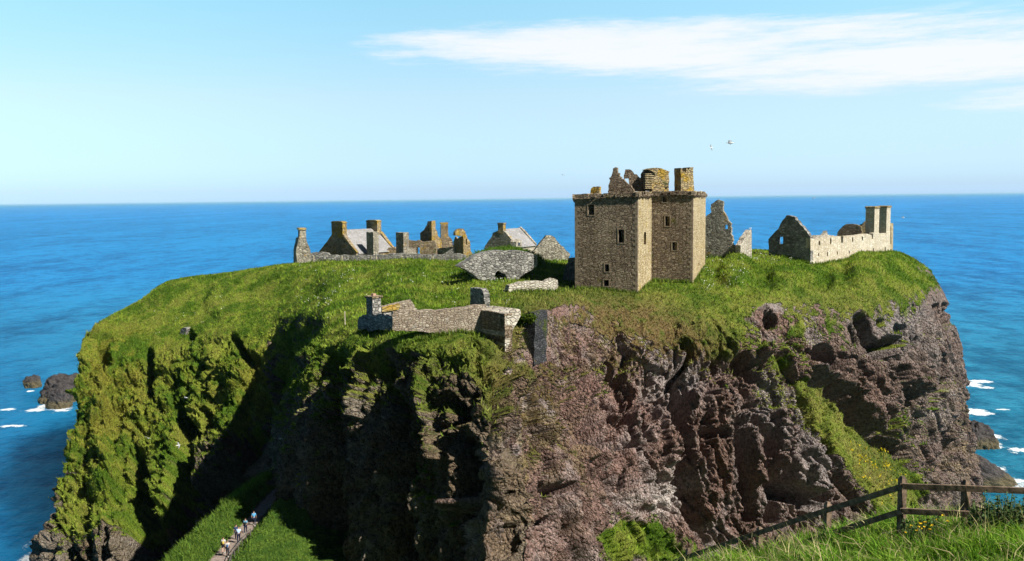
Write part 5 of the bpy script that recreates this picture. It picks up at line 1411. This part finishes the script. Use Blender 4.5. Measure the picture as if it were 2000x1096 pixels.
# ------------------------------------------------------------------ people on the path
def skinned(name, V, E, rad, mat, parent, root=0, sub=1):
    me = bpy.data.meshes.new(name + '_cage')
    me.from_pydata(V, E, [])
    o = bpy.data.objects.new(name + '_cage', me); COL.objects.link(o)
    m = o.modifiers.new('skin', 'SKIN')
    for i, sv in enumerate(me.skin_vertices[0].data):
        r_ = rad[i]; sv.radius = (r_, r_) if not isinstance(r_, tuple) else r_
        sv.use_root = (i == root)
    sm = o.modifiers.new('sub', 'SUBSURF'); sm.levels = sub; sm.render_levels = sub
    dg = bpy.context.evaluated_depsgraph_get()
    nm = bpy.data.meshes.new_from_object(o.evaluated_get(dg))
    bpy.data.objects.remove(o); bpy.data.meshes.remove(me)
    nm.name = name; nm.materials.clear(); nm.materials.append(mat)
    nm.polygons.foreach_set('use_smooth', np.ones(len(nm.polygons), dtype=bool))
    r = bpy.data.objects.new(name, nm); COL.objects.link(r); r.parent = parent
    return r
SKIN = plain('skin', (0.50, 0.31, 0.22), 0.6, 0.3, 0.06)
def cloth(nm, c): return plain(nm, c, 0.9, 0.1, 0.15, 30.0)
HAIR = plain('hair', (0.06, 0.04, 0.025), 0.7)
def person(px, py, D, label, shirt, legs, pack=None, shorts=False, stride=0.2, H=1.72, swing=1):
    q = W(px, py, D)
    o = empty('person', tuple(q), label, 'person')
    o.rotation_euler = (0, 0, R(14)); o.scale = (H / 1.72,) * 3
    s = stride
    J = {}
    V, E, rad = [], [], []
    def add(p, r_, par=None):
        V.append(p); rad.append(r_)
        if par is not None: E.append((par, len(V) - 1))
        return len(V) - 1
    pel = add((0, 0, 0.95), 0.13); sp1 = add((0, 0.01, 1.12), 0.125, pel); che = add((0, 0.0, 1.30), 0.15, sp1); nb = add((0, 0.0, 1.45), 0.07, che)
    nk = add((0, 0.015, 1.51), 0.052, nb); hd1 = add((0, 0.03, 1.58), 0.078, nk); hd2 = add((0, 0.03, 1.66), 0.082, hd1); add((0, 0.03, 1.71), 0.055, hd2)
    add((0, 0.125, 1.60), 0.014, hd1); add((0.085, 0.03, 1.605), 0.016, hd1); add((-0.085, 0.03, 1.605), 0.016, hd1)   # nose and ears
    arm, leg = {}, {}
    for k in (-1, 1):
        f = k * swing
        sh_ = add((k * 0.17, 0, 1.41), 0.062, che); el_ = add((k * 0.235, -f * s * 0.25, 1.14), 0.045, sh_); wr = add((k * 0.25, f * -s * 0.25 + 0.10, 0.92), 0.028, el_)
        pa = add((k * 0.25, f * -s * 0.25 + 0.13, 0.855), 0.034, wr)
        base = V[pa]
        for fi, (dx, ln) in enumerate(((-0.024, 0.05), (-0.008, 0.058), (0.008, 0.054), (0.024, 0.042))):
            a = add((base[0] + dx * 0.3, base[1] + dx + 0.008, base[2] - 0.035), 0.009, pa); add((base[0] - k * 0.012, base[1] + dx + 0.016, base[2] - 0.035 - ln), 0.008, a)
        a = add((base[0] - k * 0.02, base[1] + 0.036, base[2] + 0.01), 0.011, pa); add((base[0] - k * 0.028, base[1] + 0.052, base[2] - 0.03), 0.009, a)
        hp = add((k * 0.09, 0, 0.90), 0.088, pel); kn_ = add((k * 0.095, f * s * 0.5 + 0.03, 0.50), 0.058, hp); an = add((k * 0.095, f * s - 0.04 * (f < 0), 0.09 + (0.05 if f < 0 else 0)), 0.036, kn_)
        add((k * 0.10, f * s + 0.13, 0.035 + (0.0 if f > 0 else 0.0)), 0.032, an)
        arm[k] = (V[sh_], V[el_]); leg[k] = (V[hp], V[kn_], V[an])
    skinned('body', V, E, rad, SKIN, o)
    V2 = [(0, 0, 0.97), (0, 0.01, 1.12), (0, 0, 1.30), (0, 0, 1.43)]; E2 = [(0, 1), (1, 2), (2, 3)]; r2 = [0.152, 0.145, 0.17, 0.095]
    for k in (-1, 1):
        V2.append(arm[k][0]); E2.append((2, len(V2) - 1)); r2.append(0.082)
        a, b = arm[k]; V2.append(tuple(a[i] * 0.2 + b[i] * 0.8 for i in range(3))); E2.append((len(V2) - 2, len(V2) - 1)); r2.append(0.066)
    skinned('shirt', V2, E2, r2, shirt, o)
    V3 = [(0, 0, 0.95)]; E3 = []; r3 = [0.148]
    for k in (-1, 1):
        V3.append(leg[k][0]); E3.append((0, len(V3) - 1)); r3.append(0.108)
        b = leg[k][1]; a = leg[k][0]
        if shorts: b = tuple(a[i] * 0.2 + b[i] * 0.8 for i in range(3))
        V3.append(b); E3.append((len(V3) - 2, len(V3) - 1)); r3.append(0.088 if shorts else 0.074)
        if not shorts:
            V3.append(leg[k][2]); E3.append((len(V3) - 2, len(V3) - 1)); r3.append(0.055)
    skinned('shorts' if shorts else 'trousers', V3, E3, r3, legs, o)
    skinned('hair', [(0, 0.005, 1.60), (0, 0.0, 1.68), (0, 0.02, 1.735)], [(0, 1), (1, 2)], [0.08, 0.092, 0.06], HAIR, o)
    if pack is not None:
        p_ = skinned('backpack', [(0, -0.21, 1.02), (0, -0.22, 1.20), (0, -0.19, 1.40)], [(0, 1), (1, 2)], [(0.13, 0.09), (0.145, 0.11), (0.11, 0.08)], pack, o)
    for k in (-1, 1):
        a = leg[k][2]
        b = MB(); b.box((a[0], a[1] + 0.05, a[2] - 0.095), 0.095, 0.27, 0.085, 0, 0.25)
        c_ = b.build('shoe', cloth('shoe', (0.45, 0.44, 0.42)), None); c_.parent = o
    return o
def pathD(py):
    return float(np.interp(-py, [-1180, -1096, -1062, -1030, -992, -960], [76, 88.0, 93.5, 100, 107, 113]))
person(437, 1081, pathD(1081), 'person in dark shorts carrying a yellow backpack, walking away down the path', cloth('grey_shirt', (0.45, 0.43, 0.42)), cloth('black_cloth', (0.02, 0.02, 0.025)), cloth('yellow_pack', (0.45, 0.33, 0.08)), True, 0.18)
person(445, 1087, pathD(1087), 'person in jeans carrying a blue backpack beside the yellow backpack', cloth('white_shirt', (0.5, 0.46, 0.44)), cloth('dark_jeans', (0.03, 0.035, 0.05)), cloth('blue_pack', (0.05, 0.11, 0.22)), False, 0.22, 1.66, -1)
person(466.5, 1060, pathD(1060), 'person in a pale blue shirt walking in the shade ahead of the backpackers', cloth('pale_blue_shirt', (0.45, 0.58, 0.80)), cloth('navy', (0.02, 0.025, 0.05)), None, False, 0.2, 1.76)
person(462, 1055, pathD(1053), 'person in dark blue half hidden behind the pale blue shirt', cloth('dark_blue', (0.03, 0.05, 0.12)), cloth('navy', (0.02, 0.025, 0.05)), None, False, 0.16, 1.74, -1)
person(480, 1042, pathD(1040), 'person in a teal top with a dark backpack further along the path', cloth('teal_top', (0.14, 0.28, 0.38)), cloth('navy', (0.02, 0.025, 0.05)), cloth('dark_pack', (0.02, 0.03, 0.04)), False, 0.2, 1.72)
person(496.5, 1027, pathD(1026), 'person in a bright blue top farthest along the shaded path', cloth('bright_blue_top', (0.10, 0.34, 0.58)), cloth('navy', (0.02, 0.025, 0.05)), None, False, 0.2, 1.72, -1)

# handrail at the right side of the path
hr_o = empty('handrail', tuple(W(462, 1085, 89)), 'thin dark handrail along the right edge of the footpath', 'handrail')
rp = []
for i in range(8, 150, 6):
    P = PL[i]
    d = (PL[min(i + 1, 159)] - PL[i - 1])[:2]; L = np.linalg.norm(d)
    if L < 1e-6: continue
    d /= L; nn = np.array([d[1], -d[0]])
    if 70 < P[1] < 93: rp.append(np.array([*(P[:2] + nn * 1.5), P[2]]))
for a in rp:
    b = MB(); b.box((a[0], a[1], a[2] - 0.4), 0.07, 0.07, 1.4); b.build('post', M['metal'], hr_o)
for a, c in zip(rp[:-1], rp[1:]):
    b = MB(); b.bar(a + np.array([0, 0, 1.02]), c + np.array([0, 0, 1.02]), 0.06, 0.06); b.build('rail', M['metal'], hr_o)

# ------------------------------------------------------------------ gulls
MW = plain('gull_white', (0.80, 0.80, 0.78), 0.7, 0.2, 0.04); MG = plain('gull_grey', (0.24, 0.26, 0.29), 0.7, 0.2, 0.1); MBK = plain('gull_beak', (0.6, 0.42, 0.05), 0.6)
def gull_meshes(flying):
    """one continuous body (white and grey faces), a beak"""
    prof = [(-0.30, 0.004, 0.02), (-0.26, 0.035, 0.02), (-0.14, 0.06, 0.0), (0.0, 0.075, -0.01), (0.10, 0.065, 0.0), (0.17, 0.042, 0.02), (0.22, 0.045, 0.035), (0.26, 0.032, 0.035), (0.285, 0.008, 0.03)]
    n = 10; V, Fc, fm = [], [], []
    for x, r_, z in prof:
        for k in range(n):
            a = 2 * math.pi * k / n; V.append((r_ * math.sin(a), x, z + r_ * 0.85 * math.cos(a)))
    for i in range(len(prof) - 1):
        for k in range(n):
            Fc.append((i * n + k, i * n + (k + 1) % n, (i + 1) * n + (k + 1) % n, (i + 1) * n + k)); fm.append(0)
    Fc.append(tuple(range(n))[::-1]); fm.append(0); Fc.append(tuple(range((len(prof) - 1) * n, len(prof) * n))); fm.append(0)
    for s in (-1, 1):
        if flying:
            st_ = [(0.05, 0.10, -0.10, 0.03), (0.25, 0.16, -0.03, 0.13), (0.42, 0.12, -0.03, 0.13), (0.60, 0.02, -0.07, 0.06), (0.70, -0.09, -0.12, 0.01)]
        else:
            st_ = [(0.05, 0.10, -0.08, 0.03), (0.085, 0.08, -0.16, 0.01), (0.06, -0.02, -0.30, 0.02), (0.02, -0.18, -0.38, 0.03)]
        o = len(V)
        for x, yf, yb, z in st_:
            for dz in (0.012, -0.012):
                V.append((s * x, yf, z + dz)); V.append((s * x, yb, z + dz * 0.4))
        for i in range(len(st_) - 1):
            a, b = o + 4 * i, o + 4 * (i + 1); tip = 1 
            for q_, m_ in (((a, a + 1, b + 1, b), 1), ((a + 2, b + 2, b + 3, a + 3), 0 if i < len(st_) - 2 else 1), ((a, b, b + 2, a + 2), 1), ((a + 1, a + 3, b + 3, b + 1), 0)):
                Fc.append(q_ if s > 0 else q_[::-1]); fm.append(m_)
        e = o + 4 * (len(st_) - 1); Fc.append((e, e + 1, e + 3, e + 2)); fm.append(1)
        Fc.append((o, o + 2, o + 3, o + 1)); fm.append(0)
    return V, Fc, fm
_gm = {}
def gull(px, py, D, label, flying=True, rz=0.0, roll=0.0, pitch=0.0, group=None, size=1.0, P=None, cat='gull'):
    q = W(px, py, D) if P is None else P
    o = empty('gull', tuple(q), label, cat, group)
    if flying not in _gm:
        V, Fc, fm = gull_meshes(flying)
        b = meshobj('body', V, Fc, [MW, MG], None, True, fm)
        k = MB(); k.add([(0.014, 0.275, 0.03), (-0.014, 0.275, 0.03), (0, 0.275, 0.045), (0, 0.345, 0.022)], [(0, 1, 3), (1, 2, 3), (2, 0, 3), (2, 1, 0)])
        kk = k.build('beak', MBK)
        parts = [b, kk]
        if not flying:
            for s in (-1, 1):
                l = MB(); l.bar((s * 0.03, -0.01, -0.17), (s * 0.03, 0.0, -0.05), 0.014, 0.014, up=(0, 1, 0)); l.box((s * 0.03, 0.015, -0.18), 0.05, 0.06, 0.01)
                parts.append(l.build('leg', MBK))
        _gm[flying] = [(p.name.split('.')[0], p.data) for p in parts]
        for p in parts: p.parent = o
    else:
        for nm, data in _gm[flying]:
            c = bpy.data.objects.new(nm, data); COL.objects.link(c); c.parent = o
    o.rotation_euler = (pitch, roll, rz); o.scale = (size,) * 3
    return o
gull(1426, 279.5, 70, 'large white gull with outstretched wings gliding above the tower house', True, R(72), R(-14), 0.0)
gull(1389, 288, 150, 'small dark gull banking just left of the large gliding gull', True, R(100), R(-60))
gull(1099, 342, 210, 'tiny distant gull in the sky left of the tower head', True, R(30), R(15))
gull(1590, 387, 200, 'small white gull flying on the horizon line right of the tower', True, R(40), R(-20))
gull(348, 870, 120, 'white gull gliding in front of the dark cleft of the left cliff', True, R(-60), R(25))
gull(289, 856, 150, 'white gull beside the mossy buttress of the left cliff', True, R(40), R(30))
gull(363, 777, 150, 'white gull against the green left cliff below the cave hole', True, R(80), R(20))
gull(1764, 425, 190, 'white gull over the sea right of the twin chimneys', True, R(60), R(-20))
for (px, py, D) in [(574, 831, 105), (590, 835, 104), (598, 851, 103), (607, 889, 103), (637, 913, 100), (674, 894, 98), (585, 816, 106), (548, 857, 108)]:
    gull(px, py, D, 'tiny white gull flying in front of the shaded spur', True, random.uniform(0, 6), random.uniform(-0.6, 0.6), 0, 'gulls flying before the shaded spur')
gull(0, 0, 0, 'white gull standing on the parapet at the left of the tower corner', False, R(60), P=W(1243, 374.5, 136.6))
gull(0, 0, 0, 'white gull standing on the tower parapet below the stair turret', False, R(80), P=W(1264, 374, 141.6))
gull(0, 0, 0, 'white gull standing on the wing parapet between turret and chimney', False, R(-70), P=W(1293, 374.5, 144.5))
gull(0, 0, 0, 'white gull standing on the far right corner of the tower parapet', False, R(-60), P=W(1369, 373.5, 144.0))
gull(0, 0, 0, 'white gull standing on the dark gable close right of the tower', False, R(-60), P=W(1393.5, 398, 166.0), size=1.3)
gull(0, 0, 0, 'white gull standing on the pale wall end of the jagged range', False, R(-60), P=W(1465.5, 446, 165.0), size=1.3)

# ------------------------------------------------------------------ rocks in the sea
MR, _t4 = newmat('sea_rock')
_p4 = pos(_t4); _n4 = _t4.noise(_p4, 0.6, 7, 0.65); _n5 = _t4.noise(_p4, 2.2, 5, 0.7)
_z4 = _t4.new('ShaderNodeSeparateXYZ', ins={0: _p4}).outputs[2]
_c4 = _t4.mix(_t4.ss(_n4, 0.35, 0.65), (0.035, 0.031, 0.032), (0.075, 0.066, 0.064))
_c4 = _t4.mix(_t4.math('MULTIPLY', _t4.ss(_t4.math('ADD', _z4, _t4.math('MULTIPLY', _n5, 2.0)), 4.2, 2.2), 0.8), _c4, (0.13, 0.105, 0.05))
_b4 = _t4.new('ShaderNodeBump', ins={'Height': _t4.math('ADD', _n4, _t4.math('MULTIPLY', _n5, 0.4)), 'Strength': 1.0, 'Distance': 1.2})
finish(_t4, _c4, 0.75, _b4.outputs[0], 0.3)
def sea_rock(c, rx, ry, h, label, seed, skew=0.0, lobes=1.0):
    nu, nv = 90, 44
    th = np.linspace(0, 2 * np.pi, nu, endpoint=False); ph = np.linspace(0.0, np.pi * 0.62, nv)
    T, Ph = np.meshgrid(th, ph)
    u = np.stack([np.sin(Ph) * np.cos(T), np.sin(Ph) * np.sin(T), np.cos(Ph)], -1).reshape(-1, 3)
    flat = np.sign(u) * np.abs(u) ** 0.8
    d = 1 + 0.34 * lobes * fbm(u * 1.6 + seed, 3) - 0.30 * np.clip(ridged(u * 2.1 + seed * 2, 2) - 0.6, 0, 1) + 0.10 * fbm(u * 6 + seed, 3)
    P = flat * d[:, None] * np.array([rx, ry, h]) 
    P[:, 2] += skew * P[:, 0]
    P = P + np.array([c[0], c[1], 0.0])
    f = []
    for j in range(nv - 1):
        for i in range(nu):
            a, b = j * nu + i, j * nu + (i + 1) % nu; f.append((a, a + nu, b + nu, b))
    return tag(meshobj('sea_rock', P, f, MR, None, True), label, 'rock')
q = Wz(92, 786, 0); sea_rock(q + np.array([3, 4, 0]), 6.6, 6.0, 7.6, 'big dark sea rock split by a cleft, in surf at the far left', 3.1, 0.05)
q = Wz(118, 795, 0); sea_rock(q, 3.6, 3.0, 5.5, 'lower ribbed brown rock in foam in front of the big dark sea rock', 8.3)
q = Wz(64, 756, 0); sea_rock(q, 2.8, 2.6, 4.0, 'small rounded rock at the left side of the big dark sea rock', 5.3)
q = Wz(1910, 869, 0); sea_rock(q, 4.2, 4.5, 5.2, 'rounded brown sea rock with white surf by the right cliff foot', 12.7, -0.15)
q = Wz(1916, 944, 0); sea_rock(q, 7.5, 4.0, 5.5, 'low dark rock shelf tapering into the sea behind the fence', 22.7, -0.42)

# ------------------------------------------------------------------ haze over the far sea
if HAZE:
    hb_o = MB(); hb_o.box((0, 20000, -2.0), 95000, 95000, 76.0)
    hm, t = newmat('haze_air')
    v = t.new('ShaderNodeVolumePrincipled', ins={'Color': (0.45, 0.80, 1.0, 1), 'Density': HAZE})
    o = t.new('ShaderNodeOutputMaterial'); t.t.links.new(v.outputs[0], o.inputs['Volume'])
    tag(hb_o.build('haze', hm), 'pale haze softening the horizon over the sea', 'haze', kind='stuff')
